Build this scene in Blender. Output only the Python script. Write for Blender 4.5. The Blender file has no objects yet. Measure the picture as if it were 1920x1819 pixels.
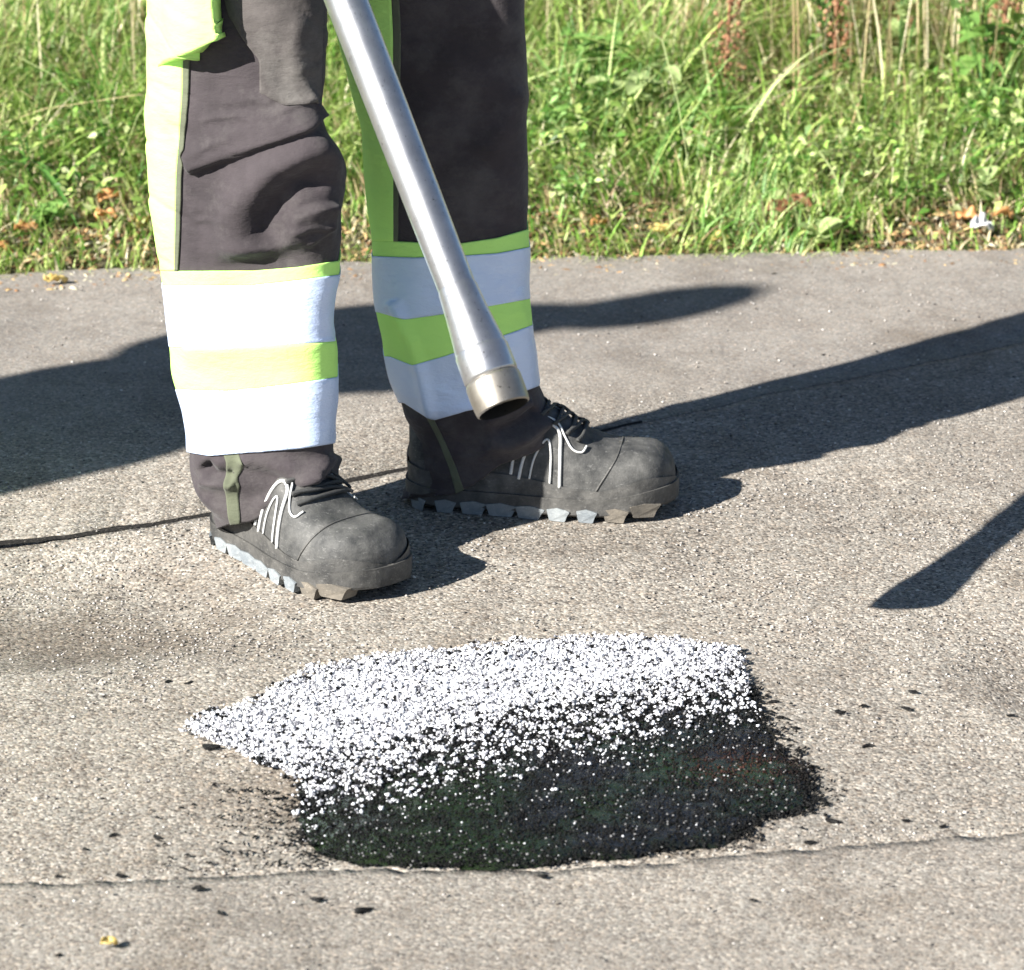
import bpy, bmesh, math, random
import numpy as np
from mathutils import Vector, noise
random.seed(7); rng = np.random.default_rng(7)
S = bpy.context.scene
COL = S.collection

# ------------------------------------------------------------------ camera, sky, sun, exposure
CAM_H, CAM_D, FOC, PITCH = 1.45, 3.8, 6900.0, math.radians(19.72)
cam = bpy.data.cameras.new('camera'); camo = bpy.data.objects.new('camera', cam); COL.objects.link(camo)
camo.location = (0, -CAM_D, CAM_H); camo.rotation_euler = (math.pi/2-PITCH, 0, 0)
cam.sensor_width = 36; cam.lens = FOC/1920*36; cam.clip_start = .05; cam.clip_end = 1000
cam.dof.use_dof = True; cam.dof.focus_distance = 3.95; cam.dof.aperture_fstop = 10
S.camera = camo
EL, AZ = math.radians(31.5), math.radians(35)
TOSUN = np.array([-math.cos(AZ)*math.cos(EL), -math.sin(AZ)*math.cos(EL), math.sin(EL)])
w = bpy.data.worlds.new('World'); S.world = w; w.use_nodes = True
nt = w.node_tree; nt.nodes.clear()
sky = nt.nodes.new('ShaderNodeTexSky'); sky.sky_type = 'NISHITA'; sky.sun_disc = False
sky.sun_elevation = EL; sky.sun_rotation = math.atan2(TOSUN[0], TOSUN[1]); sky.air_density = .8; sky.dust_density = .3; sky.altitude = 1500
bg = nt.nodes.new('ShaderNodeBackground'); bg.inputs[1].default_value = .05
wo = nt.nodes.new('ShaderNodeOutputWorld')
nt.links.new(sky.outputs[0], bg.inputs[0]); nt.links.new(bg.outputs[0], wo.inputs[0])
sl = bpy.data.lights.new('sun', 'SUN'); sl.energy = 5; sl.angle = math.radians(.5); sl.color = (1, .965, .91)
so = bpy.data.objects.new('sun', sl); COL.objects.link(so); so.location = (-6, -4, 5)
so.rotation_euler = Vector(TOSUN).to_track_quat('Z', 'Y').to_euler()
S.view_settings.view_transform = 'Standard'; S.view_settings.look = 'None'
S.view_settings.exposure = 1.47; S.view_settings.gamma = 1

# ------------------------------------------------------------------ measuring the place from the picture
CP = np.array([0, -CAM_D, CAM_H])
FW = np.array([0, math.cos(PITCH), -math.sin(PITCH)]); UP = np.array([0, math.sin(PITCH), math.cos(PITCH)]); RT = np.array([1., 0, 0])
def ray(u, v): return FW+RT*(u-960)/FOC-UP*(v-909.5)/FOC
def G(u, v, z=0.):
    d = ray(u, v); return CP+d*(z-CAM_H)/d[2]
def PY(u, v, Y):
    d = ray(u, v); return CP+d*(Y+CAM_D)/d[1]
def proj(p):
    q = p-CP; d = q@FW
    return 960+FOC*(q@RT)/d, 909.5-FOC*(q@UP)/d

# ------------------------------------------------------------------ helpers
def tag(o, label=None, cat=None, group=None, kind=None):
    if label: o['label'] = label
    if cat: o['category'] = cat
    if group: o['group'] = group
    if kind: o['kind'] = kind
    return o
def empty(name, loc, label, cat, group=None):
    o = bpy.data.objects.new(name, None); COL.objects.link(o); o.location = loc; o.empty_display_size = .05
    return tag(o, label, cat, group)
def link(me, name, parent=None, loc=None):
    o = bpy.data.objects.new(name, me); COL.objects.link(o)
    if parent is not None:
        o.parent = parent
        r = parent; off = Vector((0, 0, 0))
        while r is not None: off += r.location; r = r.parent
        o.location = -off if loc is None else loc           # meshes are written in world coordinates
    elif loc is not None: o.location = loc
    return o
def mesh(name, V, Fc, mat=None, parent=None, smooth=True, cols=None, loc=None):
    me = bpy.data.meshes.new(name)
    V = np.asarray(V, dtype=np.float32).reshape(-1, 3)
    if isinstance(Fc, np.ndarray):
        k = Fc.shape[1]; n = len(Fc)
        me.vertices.add(len(V)); me.vertices.foreach_set('co', V.ravel())
        me.loops.add(n*k); me.loops.foreach_set('vertex_index', Fc.astype(np.int32).ravel())
        me.polygons.add(n); me.polygons.foreach_set('loop_start', np.arange(0, n*k, k, dtype=np.int32))
        try: me.polygons.foreach_set('loop_total', np.full(n, k, dtype=np.int32))
        except Exception: pass
        me.update(calc_edges=True); me.validate()
    else:
        me.from_pydata([tuple(map(float, v)) for v in V], [], [tuple(int(i) for i in f) for f in Fc]); me.update()
    if smooth: me.polygons.foreach_set('use_smooth', np.ones(len(me.polygons), dtype=bool))
    if cols is not None:
        a = me.color_attributes.new('tint', 'FLOAT_COLOR', 'POINT')
        c = np.ones((len(V), 4), dtype=np.float32); c[:, :3] = cols; a.data.foreach_set('color', c.ravel())
    if mat: me.materials.append(mat)
    return link(me, name, parent, loc)
def gridf(nu, nv, wrap=False):
    i = np.arange(nv-1)[:, None]; m = nu if wrap else nu-1; j = np.arange(m)[None, :]; j2 = (j+1) % nu
    a = i*nu+j; b = i*nu+j2; c = (i+1)*nu+j2; d = (i+1)*nu+j
    return np.stack([a, b, c, d], -1).reshape(-1, 4)
def tube_pts(P, R, n=10, closed=False):
    P = np.asarray(P, float); m = len(P); R = np.full(m, R) if np.isscalar(R) else np.asarray(R)
    T = np.gradient(P, axis=0); T /= np.linalg.norm(T, axis=1)[:, None]+1e-12
    a = np.array([0, 0, 1.]) if abs(T[0][2]) < .9 else np.array([1., 0, 0])
    N = np.cross(T[0], a); N /= np.linalg.norm(N); V = []
    for i in range(m):
        N = N-T[i]*(N@T[i]); N /= np.linalg.norm(N)+1e-12; B = np.cross(T[i], N)
        t = np.linspace(0, 2*np.pi, n, endpoint=False)
        V.append(P[i]+R[i]*(np.cos(t)[:, None]*N+np.sin(t)[:, None]*B))
    V = np.concatenate(V); Fc = [tuple(f) for f in gridf(n, m, True)]
    Fc.append(tuple(range(n-1, -1, -1))); Fc.append(tuple(range((m-1)*n, m*n)))
    return V, Fc
def tube(name, P, R, mat, parent, n=10):
    V, Fc = tube_pts(P, R, n); return mesh(name, V, Fc, mat, parent)
def smoothpts(P, n):
    P = np.asarray(P, float); k = len(P); t = np.linspace(0, k-1, n); out = []
    for x in t:
        i = min(int(x), k-2); f = x-i
        p0, p1, p2, p3 = P[max(i-1, 0)], P[i], P[i+1], P[min(i+2, k-1)]
        out.append(.5*((2*p1)+(-p0+p2)*f+(2*p0-5*p1+4*p2-p3)*f*f+(-p0+3*p1-3*p2+p3)*f**3))
    return np.array(out)
def fbm(x, y, z=0., o=3):
    return noise.fractal(Vector((x, y, z)), 1.0, 2.0, o)
def sst(a, b, x): t = np.clip((x-a)/(b-a), 0, 1); return t*t*(3-2*t)

# ------------------------------------------------------------------ materials
def newmat(name):
    m = bpy.data.materials.new(name); m.use_nodes = True
    n = m.node_tree.nodes; l = m.node_tree.links; b = n['Principled BSDF']
    return m, n, l, b
def inp(b, **k):
    for a, v in k.items():
        a = a.replace('_', ' ')
        for s in b.inputs:
            if s.name.lower() == a.lower(): s.default_value = v
def coord(n, l, scale=(1, 1, 1)):
    t = n.new('ShaderNodeTexCoord'); m = n.new('ShaderNodeMapping'); m.inputs['Scale'].default_value = scale
    l.new(t.outputs['Object'], m.inputs[0]); return m.outputs[0]
def tex(n, l, co, scale, detail=3, rough=.6):
    t = n.new('ShaderNodeTexNoise'); t.inputs['Scale'].default_value = scale; t.inputs['Detail'].default_value = detail
    t.inputs['Roughness'].default_value = rough; l.new(co, t.inputs['Vector']); return t.outputs['Fac']
def vor(n, l, co, scale, out='Color', feat='F1'):
    t = n.new('ShaderNodeTexVoronoi'); t.inputs['Scale'].default_value = scale; t.feature = feat; l.new(co, t.inputs['Vector']); return t.outputs[out]
def ramp(n, l, fac, stops):
    r = n.new('ShaderNodeValToRGB'); l.new(fac, r.inputs[0]); e = r.color_ramp.elements
    while len(e) < len(stops): e.new(.5)
    for s, (p, c) in zip(e, stops): s.position = p; s.color = (*c, 1) if len(c) == 3 else c
    return r.outputs[0]
def mixc(n, l, a, b, f, mode='MIX'):
    m = n.new('ShaderNodeMix'); m.data_type = 'RGBA'; m.blend_type = mode
    for sock, v in ((m.inputs[0], f), (m.inputs[6], a), (m.inputs[7], b)):
        if isinstance(v, (int, float)): sock.default_value = v
        elif isinstance(v, tuple): sock.default_value = (*v, 1)
        else: l.new(v, sock)
    return m.outputs[2]
def bump(n, l, b, h, s, d, prev=None):
    x = n.new('ShaderNodeBump'); x.inputs['Strength'].default_value = s; x.inputs['Distance'].default_value = d; l.new(h, x.inputs['Height'])
    if prev is not None: l.new(prev, x.inputs['Normal'])
    l.new(x.outputs[0], b.inputs['Normal']); return x.outputs[0]

def cloth(name, col, var=.25, weave=900, bs=.25, rough=.85, sheen=.1, dirt=None):
    m, n, l, b = newmat(name); co = coord(n, l)
    f = tex(n, l, co, 14, 6, .65)
    c1 = tuple(c*(1-var) for c in col); c2 = tuple(min(c*(1+var), .95) for c in col)
    c = ramp(n, l, f, [(.3, c1), (.7, c2)])
    if dirt:
        g = ramp(n, l, tex(n, l, co, 9, 8, .75), [(.5, (0, 0, 0)), (.72, (1, 1, 1))])
        c = mixc(n, l, c, dirt, g)
    l.new(c, b.inputs['Base Color']); inp(b, Roughness=rough, Sheen_Weight=sheen, Specular_IOR_Level=.25)
    p = bump(n, l, b, tex(n, l, co, weave, 2), bs, .0008)
    bump(n, l, b, tex(n, l, coord(n, l, (1, 1, 2.2)), 38, 6, .62), .5, .005, p)
    return m
M = {}
M['charcoal'] = cloth('charcoal_canvas', (.046, .038, .041), .3, dirt=(.088, .079, .077))
M['worn'] = cloth('worn_grey_patch', (.068, .060, .057), .4, dirt=(.14, .13, .12))
M['yellow'] = cloth('fluorescent_fabric', (.56, .96, .23), .02, sheen=0)
M['olive'] = cloth('seam_piping', (.105, .115, .075), .15)
M['tape'] = cloth('retroreflective_tape', (.60, .71, .95), .06, 1600, .1, .42, 0)
for nn in M['tape'].node_tree.nodes:
    if nn.type == 'BSDF_PRINCIPLED': inp(nn, Specular_IOR_Level=.6, Metallic=.15)
M['skin'], n, l, b = newmat('skin'); inp(b, Roughness=.5); l.new(ramp(n, l, tex(n, l, coord(n, l), 30), [(.3, (.5, .27, .19)), (.7, (.62, .36, .26))]), b.inputs[0])
M['helmet'], n, l, b = newmat('helmet_plastic'); inp(b, Roughness=.3); l.new(ramp(n, l, tex(n, l, coord(n, l), 20), [(.3, (.75, .73, .66)), (.7, (.82, .8, .74))]), b.inputs[0])

def shoe_mat(name, a, bcol, r, s=1.):
    m, n, l, b = newmat(name); co = coord(n, l)
    f = tex(n, l, co, 28, 7, .7); c = ramp(n, l, f, [(.36, a), (.54, tuple((x+y)/2 for x, y in zip(a, bcol))), (.68, bcol)])
    sc = ramp(n, l, tex(n, l, coord(n, l, (1, 1, 3)), 130, 4, .8), [(.58, (0, 0, 0)), (.68, (1, 1, 1))])
    c = mixc(n, l, c, tuple(min(x*1.8+.02, 1) for x in bcol), mixc(n, l, (0, 0, 0), sc, .5))
    l.new(c, b.inputs[0]); inp(b, Roughness=r)
    p = bump(n, l, b, tex(n, l, co, 500, 2), .3*s, .001); bump(n, l, b, tex(n, l, co, 60, 5), .35*s, .003, p); return m
M['leather'] = shoe_mat('nubuck_upper', (.022, .023, .023), (.115, .112, .104), .7)
M['rubber'] = shoe_mat('rubber_rand', (.030, .030, .029), (.12, .115, .105), .62)
M['lug'] = shoe_mat('grey_lug_rubber', (.16, .18, .195), (.30, .32, .32), .8)
M['mud'] = shoe_mat('dusty_rubber', (.10, .09, .075), (.22, .19, .15), .9)
M['piping'] = shoe_mat('pale_shoe_piping', (.55, .55, .53), (.70, .69, .66), .6)
M['lace'] = shoe_mat('black_lace', (.03, .03, .03), (.07, .07, .065), .8)

def metal(name, c1, c2, r1, r2, aniso=(1, 1, 1)):
    m, n, l, b = newmat(name); co = coord(n, l, aniso)
    f = tex(n, l, co, 40, 6, .7); l.new(ramp(n, l, f, [(.3, c1), (.7, c2)]), b.inputs[0])
    b0_ = b.inputs[0].links[0].from_socket; sp_ = ramp(n, l, tex(n, l, coord(n, l), 170, 3, .7), [(.29, (.12, .11, .10)), (.35, (1, 1, 1))]); sc_ = ramp(n, l, tex(n, l, coord(n, l, (1, .35, .25)), 420, 2), [(.64, (1, 1, 1)), (.72, (.6, .6, .6))])
    l.new(mixc(n, l, mixc(n, l, b0_, sp_, .8, 'MULTIPLY'), sc_, .7, 'MULTIPLY'), b.inputs[0])
    rr = n.new('ShaderNodeMapRange'); l.new(tex(n, l, co, 25, 5), rr.inputs[0]); rr.inputs[3].default_value = r1; rr.inputs[4].default_value = r2
    l.new(rr.outputs[0], b.inputs['Roughness']); inp(b, Metallic=.92); bump(n, l, b, tex(n, l, co, 300, 3), .12, .0005); return m
M['steel'] = metal('galvanised_steel', (.40, .40, .41), (.55, .55, .55), .30, .42)
M['brass'] = metal('worn_nozzle_steel', (.27, .245, .21), (.40, .37, .32), .38, .55)
M['inside'] = metal('shaded_bore_steel', (.012, .012, .012), (.03, .028, .025), .6, .8)  # shade inside the nozzle mouth put into a near-black colour

def _half(n, l, s_):
    m_ = n.new('ShaderNodeMath'); m_.operation = 'MULTIPLY'; m_.inputs[1].default_value = .5; l.new(s_, m_.inputs[0]); return m_.outputs[0]
def asphalt(name, y0, y1, lo=0., hi=1.):
    """coarse open surface in front of y0 fading into a finer one behind y1"""
    m, n, l, b = newmat(name); co = coord(n, l)
    sx = n.new('ShaderNodeSeparateXYZ'); l.new(co, sx.inputs[0]); ad = n.new('ShaderNodeMath'); ad.operation = 'MULTIPLY_ADD'
    l.new(tex(n, l, co, 3.5, 5, .6), ad.inputs[0]); ad.inputs[1].default_value = .7; l.new(sx.outputs[1], ad.inputs[2])
    mr = n.new('ShaderNodeMapRange'); l.new(ad.outputs[0], mr.inputs[0]); mr.inputs[1].default_value = y0+.35; mr.inputs[2].default_value = y1+.35; mr.inputs[3].default_value = lo; mr.inputs[4].default_value = hi; w_ = mr.outputs[0]
    def one(sc, st):
        sep = n.new('ShaderNodeSeparateColor'); l.new(vor(n, l, co, sc, 'Color'), sep.inputs[0]); c = ramp(n, l, sep.outputs[0], st)
        hue = ramp(n, l, sep.outputs[1], [(0, (.95, .98, 1.0)), (.5, (1, 1, 1)), (1, (1.07, .99, .92))]); return mixc(n, l, c, hue, .9, 'MULTIPLY')
    cc = one(310, [(0, (.10, .088, .078)), (.12, (.165, .148, .127)), (.35, (.248, .228, .198)), (.8, (.308, .282, .246)), (1, (.50, .46, .40))])
    cf = one(360, [(0, (.16, .148, .138)), (.2, (.212, .196, .176)), (.6, (.252, .233, .21)), (.93, (.29, .268, .24)), (1, (.4, .37, .34))])
    c = mixc(n, l, cc, cf, w_)
    fine = ramp(n, l, tex(n, l, co, 700, 2), [(.3, (.78, .78, .78)), (.7, (1.2, 1.2, 1.2))]); c = mixc(n, l, c, fine, .8, 'MULTIPLY')
    big = ramp(n, l, tex(n, l, co, 2.6, 4, .55), [(.35, (.86, .85, .84)), (.65, (1.1, 1.09, 1.07))]); c = mixc(n, l, c, big, .9, 'MULTIPLY')
    blot = ramp(n, l, tex(n, l, co, 13, 5, .6), [(.36, (.80, .775, .76)), (.55, (1.03, 1.03, 1.03))]); c = mixc(n, l, c, blot, .6, 'MULTIPLY')
    pit = ramp(n, l, tex(n, l, co, 240, 2, .5), [(.31, (.16, .145, .135)), (.40, (1, 1, 1)), (.62, (1, 1, 1)), (.70, (1.45, 1.42, 1.38))]); c = mixc(n, l, c, pit, mixc(n, l, (.8, .8, .8), (.35, .35, .35), w_), 'MULTIPLY')
    stain = ramp(n, l, tex(n, l, co, 4.3, 6, .62), [(.30, (.66, .62, .58)), (.46, (1, 1, 1))]); c = mixc(n, l, c, stain, .8, 'MULTIPLY')
    for (cx_, cy_, rx_, ry_, k_) in ((-.47, -.20, .30, .13, .62), (.66, -.33, .22, .12, .72), (-.20, -.62, .16, .10, .85)):   # brown worn patches
        mp = n.new('ShaderNodeMapping'); mp.inputs['Location'].default_value = (-cx_/rx_, -cy_/ry_, 0); mp.inputs['Scale'].default_value = (1/rx_, 1/ry_, 0); l.new(co, mp.inputs[0])
        ln_ = n.new('ShaderNodeVectorMath'); ln_.operation = 'LENGTH'; l.new(mp.outputs[0], ln_.inputs[0]); a2 = n.new('ShaderNodeMath'); a2.operation = 'MULTIPLY_ADD'
        l.new(tex(n, l, co, 14, 7, .7), a2.inputs[0]); a2.inputs[1].default_value = 1.6; l.new(ln_.outputs['Value'], a2.inputs[2])
        c = mixc(n, l, c, ramp(n, l, a2.outputs[0], [(.0, (k_, k_*.95, k_*.91)), (.62, (k_, k_*.95, k_*.91)), (1., (1, 1, 1))]) if False else ramp(n, l, _half(n, l, a2.outputs[0]), [(.50, (k_, k_*.95, k_*.91)), (.92, (1, 1, 1))]), 1., 'MULTIPLY')
    l.new(c, b.inputs[0]); inp(b, Roughness=.9, Specular_IOR_Level=.25)
    inv = n.new('ShaderNodeMath'); inv.operation = 'SUBTRACT'; inv.inputs[0].default_value = 1; l.new(vor(n, l, co, 310, 'Distance'), inv.inputs[1])
    st = n.new('ShaderNodeMapRange'); l.new(w_, st.inputs[0]); st.inputs[3].default_value = .42; st.inputs[4].default_value = .10
    p = bump(n, l, b, inv.outputs[0], .6, .002, None)
    b_ = [q for q in n if q.type == 'BUMP'][-1]; l.new(st.outputs[0], b_.inputs['Strength'])
    p = bump(n, l, b, tex(n, l, co, 130, 3), .12, .0012, p)
    bump(n, l, b, tex(n, l, co, 900, 2), .3, .0006, p); return m
M['asph_f'] = asphalt('far_asphalt', .35, .75, .1, 1); M['asph_c'] = asphalt('middle_asphalt', .1, 1.0, 0, .5)
M['asph_n'] = asphalt('near_asphalt', -9, -8, .28, .28)
def tinted(name, rough, spec, trans=0., bs=.3, sc=300):
    m, n, l, b = newmat(name); a = n.new('ShaderNodeAttribute'); a.attribute_name = 'tint'
    f = ramp(n, l, tex(n, l, coord(n, l), sc, 2), [(.3, (.85, .85, .85)), (.7, (1.12, 1.12, 1.12))])
    c = mixc(n, l, a.outputs[0], f, .8, 'MULTIPLY'); l.new(c, b.inputs[0]); inp(b, Roughness=rough, Specular_IOR_Level=spec)
    if trans:
        t = n.new('ShaderNodeBsdfTranslucent'); l.new(c, t.inputs[0]); x = n.new('ShaderNodeMixShader'); x.inputs[0].default_value = trans
        o = n['Material Output']; l.new(b.outputs[0], x.inputs[1]); l.new(t.outputs[0], x.inputs[2]); l.new(x.outputs[0], o.inputs[0])
    else: bump(n, l, b, tex(n, l, coord(n, l), sc, 2), bs, .001)
    return m
M['stone'] = tinted('stone_chips', .85, .3); M['grass'] = tinted('grass_blades', .45, .4, .35)
M['bitgrain'] = tinted('bitumen_grit', .5, .12, 0, .4, 700); M['whitegrain'] = tinted('white_grit', .8, .3)
M['soil'], n, l, b = newmat('verge_soil'); co = coord(n, l)
l.new(ramp(n, l, tex(n, l, co, 25, 7, .7), [(.3, (.03, .025, .015)), (.5, (.07, .065, .03)), (.7, (.15, .12, .07))]), b.inputs[0]); inp(b, Roughness=.95); bump(n, l, b, tex(n, l, co, 90, 5), 1, .01)
M['bitumen'], n, l, b = newmat('wet_bitumen'); co = coord(n, l)
c_ = mixc(n, l, ramp(n, l, tex(n, l, co, 220, 4), [(.3, (.004, .0045, .005)), (.7, (.014, .013, .012))]), (.012, .022, .008), ramp(n, l, tex(n, l, co, 9, 4), [(.42, (0, 0, 0)), (.62, (1, 1, 1))])); l.new(c_, b.inputs[0]); inp(b, Roughness=.2, Specular_IOR_Level=.5); bump(n, l, b, tex(n, l, co, 160, 3), .5, .003)  # green patches: the verge's reflection painted into the film colour
M['slurry'], n, l, b = newmat('white_slurry'); co = coord(n, l)
l.new(ramp(n, l, tex(n, l, co, 260, 3), [(.34, (.10, .10, .115)), (.40, (.5, .5, .53)), (.6, (.8, .8, .82))]), b.inputs[0]); inp(b, Roughness=.8); bump(n, l, b, tex(n, l, co, 260, 3), .5, .003)
M['joint_dark'], n, l, b = newmat('joint_shade_dark'); l.new(ramp(n, l, tex(n, l, coord(n, l), 300), [(.3, (.006, .006, .006)), (.62, (.03, .027, .024)), (.75, (.16, .145, .125))]), b.inputs[0]); inp(b, Roughness=.85, Specular_IOR_Level=.15)
M['base'], n, l, b = newmat('road_base'); l.new(ramp(n, l, tex(n, l, coord(n, l), 300), [(.3, (.015, .015, .015)), (.7, (.05, .047, .043))]), b.inputs[0]); inp(b, Roughness=.95)

def hollow(x, y):
    x = np.asarray(x, float); y = np.asarray(y, float); z = 0*x*y
    for (cx_, cy_, rx_, ry_, dp) in ((-.50, -.13, .32, .22, .022), (.66, -.33, .24, .20, .016), (-.62, .30, .22, .12, .008)):
        r = np.sqrt(((x-cx_)/rx_)**2+((y-cy_)/ry_)**2); z = z-dp*(1-sst(.35, 1.0, r))
    return z
# ------------------------------------------------------------------ ground: three asphalt sheets with a joint between them, verge, base
def extend(P):
    P = [np.array(p[:2]) for p in P]; d0 = P[0]-P[1]; d1 = P[-1]-P[-2]
    sl = (P[-1][1]-P[0][1])/(P[-1][0]-P[0][0])
    return np.array([[-60, P[0][1]+sl*(-60-P[0][0])], *P, [60, P[-1][1]+sl*(60-P[-1][0])]])
seam1 = extend([G(*p) for p in [(-200, 1042), (0, 1018), (150, 1003), (400, 965), (640, 905), (760, 880), (900, 855), (1080, 820), (1160, 800), (1500, 726), (1920, 640)]])
seam2 = extend([G(*p) for p in [(-200, 1668), (0, 1657), (250, 1650), (600, 1634), (1000, 1632), (1250, 1614), (1450, 1600), (1600, 1585), (1920, 1560), (2100, 1550)]])
verge = extend([G(*p) for p in [(-300, 520), (0, 513), (320, 500), (660, 492), (1000, 484), (1450, 476), (1920, 464), (2200, 458)]])
us = np.unique(np.concatenate([np.linspace(-60, -1.6, 24), np.linspace(-1.6, 1.6, 801), np.linspace(1.6, 60, 24)]))
def rag(x, s, f): return s*(fbm(x*f, s*900, 3.3, 4)+.5*fbm(x*f*5, s*700, 8.1, 2))
def yline(L, x): return np.interp(x, L[:, 0], L[:, 1])
s1 = yline(seam1, us)+np.array([rag(x, .004, 18) for x in us]); s2 = yline(seam2, us)+np.array([rag(x, .006, 9)+rag(x, .003, 60) for x in us]); vg = yline(verge, us)+np.array([rag(x, .012, 9) for x in us])
gap = .0075*(1-sst(.05, .16, us))*np.array([.75+.8*fbm(x*26, 1.2, 0, 3) for x in us]).clip(.12, 1.6)*np.where(us > 3, 0, 1)
def sheet(name, ya, yb, za, zb, mat, label_none=None, nv=60):
    v = np.linspace(0, 1, nv)[:, None]
    if ya.min() < -13: v = np.concatenate([np.linspace(0, .935, 6), np.linspace(.94, 1, nv-6)])[:, None]
    X = np.repeat(us[None, :], nv, 0); Y = ya*(1-v)+yb*v; Z = np.full_like(X, 0.)+za*(1-v)+zb*v
    core = (abs(X) < 1.7)
    for i in range(nv):
        for j in range(0, len(us), 1):
            if core[i, j]: Z[i, j] += .0022*fbm(X[i, j]*7, Y[i, j]*7, za, 3)
    if mat is M['asph_c']: Z = Z+hollow(X, Y)
    X = np.vstack([X[:1], X, X[-1:]]); Y = np.vstack([Y[:1], Y, Y[-1:]]); Z = np.vstack([Z[:1]*0-.06, Z, Z[-1:]*0-.06])
    V = np.stack([X, Y, Z], -1).reshape(-1, 3)
    return tag(mesh(name, V, gridf(len(us), nv+2), mat), kind='structure')
sheet('path_far_strip', s1+gap/2, vg, .0, .0, M['asph_f'], nv=50)
sheet('path_middle_strip', s2, s1-gap/2, 0, -.001, M['asph_c'], nv=70)
sheet('path_near_strip', np.full_like(us, -14.), s2+.0003, .0003, .0001, M['asph_n'], nv=60)
tag(mesh('road_base', [(-60, -14, -.05), (60, -14, -.05), (60, 6, -.05), (-60, 6, -.05)], [(0, 1, 2, 3)], M['base']), kind='structure')
xs = np.linspace(-1.6, .16, 500); ym = np.interp(xs, us, s1); gg = np.interp(xs, us, gap)/2+.0012
V = np.concatenate([np.c_[xs, ym-gg, np.full(500, -.0008)], np.c_[xs, ym+gg, np.full(500, .0012)]])
tag(mesh('joint_shade', V, gridf(500, 2), M['joint_dark']), kind='structure')  # dark strip standing in for the shade down the open joint
# verge ground rises gently away from the path
def vz(x, y):
    d = np.maximum(y-yline(verge, x), 0); return -.006+.02*sst(0, .1, d)+.10*np.minimum(d, 30)**1.0
vv = np.concatenate([np.linspace(-.06, 4, 60), np.geomspace(4.5, 300, 20)])
X = np.repeat(us[None, ::4], len(vv), 0); Y = yline(verge, X)+vv[:, None]; Z = vz(X, Y)
Z[0] = -.02
for i in range(len(vv)):
    for j in range(X.shape[1]):
        if vv[i] > .05: Z[i, j] += .03*fbm(X[i, j]*3, Y[i, j]*3, 0, 3)*min(vv[i]*2, 1)
X[:, 0] = -300; X[:, -1] = 300
tag(mesh('verge_ground', np.stack([X, Y, Z], -1).reshape(-1, 3), gridf(X.shape[1], len(vv)), M['soil']), kind='structure')

# ------------------------------------------------------------------ grit scatter
t_ = (1+5**.5)/2
ICO = np.array([(-1, t_, 0), (1, t_, 0), (-1, -t_, 0), (1, -t_, 0), (0, -1, t_), (0, 1, t_), (0, -1, -t_), (0, 1, -t_), (t_, 0, -1), (t_, 0, 1), (-t_, 0, -1), (-t_, 0, 1)])/1.9
ICF = np.array([(0, 11, 5), (0, 5, 1), (0, 1, 7), (0, 7, 10), (0, 10, 11), (1, 5, 9), (5, 11, 4), (11, 10, 2), (10, 7, 6), (7, 1, 8), (3, 9, 4), (3, 4, 2), (3, 2, 6), (3, 6, 8), (3, 8, 9), (4, 9, 5), (2, 4, 11), (6, 2, 10), (8, 6, 7), (9, 8, 1)])
OCT = np.array([(1, 0, 0), (0, 1, 0), (-1, 0, 0), (0, -1, 0), (0, 0, 1), (0, 0, -1)], float)
OCF = np.array([(0, 1, 4), (1, 2, 4), (2, 3, 4), (3, 0, 4), (1, 0, 5), (2, 1, 5), (3, 2, 5), (0, 3, 5)])
def rotz(n):
    a = rng.random((n, 3))*2*np.pi; c, s = np.cos(a), np.sin(a); Z = np.zeros(n); O = np.ones(n)
    A = np.stack([c[:, 0], -s[:, 0], Z, s[:, 0], c[:, 0], Z, Z, Z, O], -1).reshape(n, 3, 3)
    B = np.stack([O, Z, Z, Z, c[:, 1], -s[:, 1], Z, s[:, 1], c[:, 1]], -1).reshape(n, 3, 3)
    return A@B
def grains(name, P, size, cols, mat, base='ico', flat=.7, smooth=False):
    n = len(P); B, Fb = (ICO, ICF) if base == 'ico' else (OCT, OCF); k = len(B)
    sc = size[:, None]*(.7+.6*rng.random((n, 3)))
    V = B[None]*(1+.25*(rng.random((n, k, 1))-.5)*2)
    V = V*sc[:, None, :]; V = np.einsum('nij,nkj->nki', rotz(n), V); V[:, :, 2] *= flat
    V = V+P[:, None, :]
    Fc = (Fb[None]+(np.arange(n)*k)[:, None, None]).reshape(-1, 3)
    return mesh(name, V.reshape(-1, 3), Fc, mat, smooth=smooth, cols=np.repeat(cols, k, 0))
def inpoly(P, poly):
    x, y = P[:, 0], P[:, 1]; r = np.zeros(len(P), bool); j = len(poly)-1
    for i in range(len(poly)):
        xi, yi = poly[i]; xj, yj = poly[j]
        c = ((yi > y) != (yj > y)) & (x < (xj-xi)*(y-yi)/(yj-yi+1e-12)+xi); r ^= c; j = i
    return r
def noisexy(P, s, k=0., o=3): return np.array([fbm(p[0]*s, p[1]*s, k, o) for p in P])
patch_px = [(345, 1358), (400, 1338), (470, 1328), (520, 1288), (600, 1258), (700, 1238), (850, 1224), (1000, 1206), (1150, 1199), (1280, 1207), (1385, 1226), (1395, 1290), (1415, 1330), (1445, 1390), (1500, 1440), (1525, 1490), (1500, 1520), (1440, 1540), (1380, 1580), (1200, 1605), (1000, 1630), (800, 1632), (620, 1618), (565, 1575), (556, 1520), (566, 1472), (500, 1442), (430, 1412), (380, 1390)]
poly = np.array([G(*p)[:2] for p in patch_px])
split = np.array([G(*p)[:2] for p in [(300, 1440), (560, 1478), (620, 1452), (750, 1432), (850, 1396), (1000, 1368), (1150, 1342), (1300, 1315), (1430, 1290), (1600, 1270)]])
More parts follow.
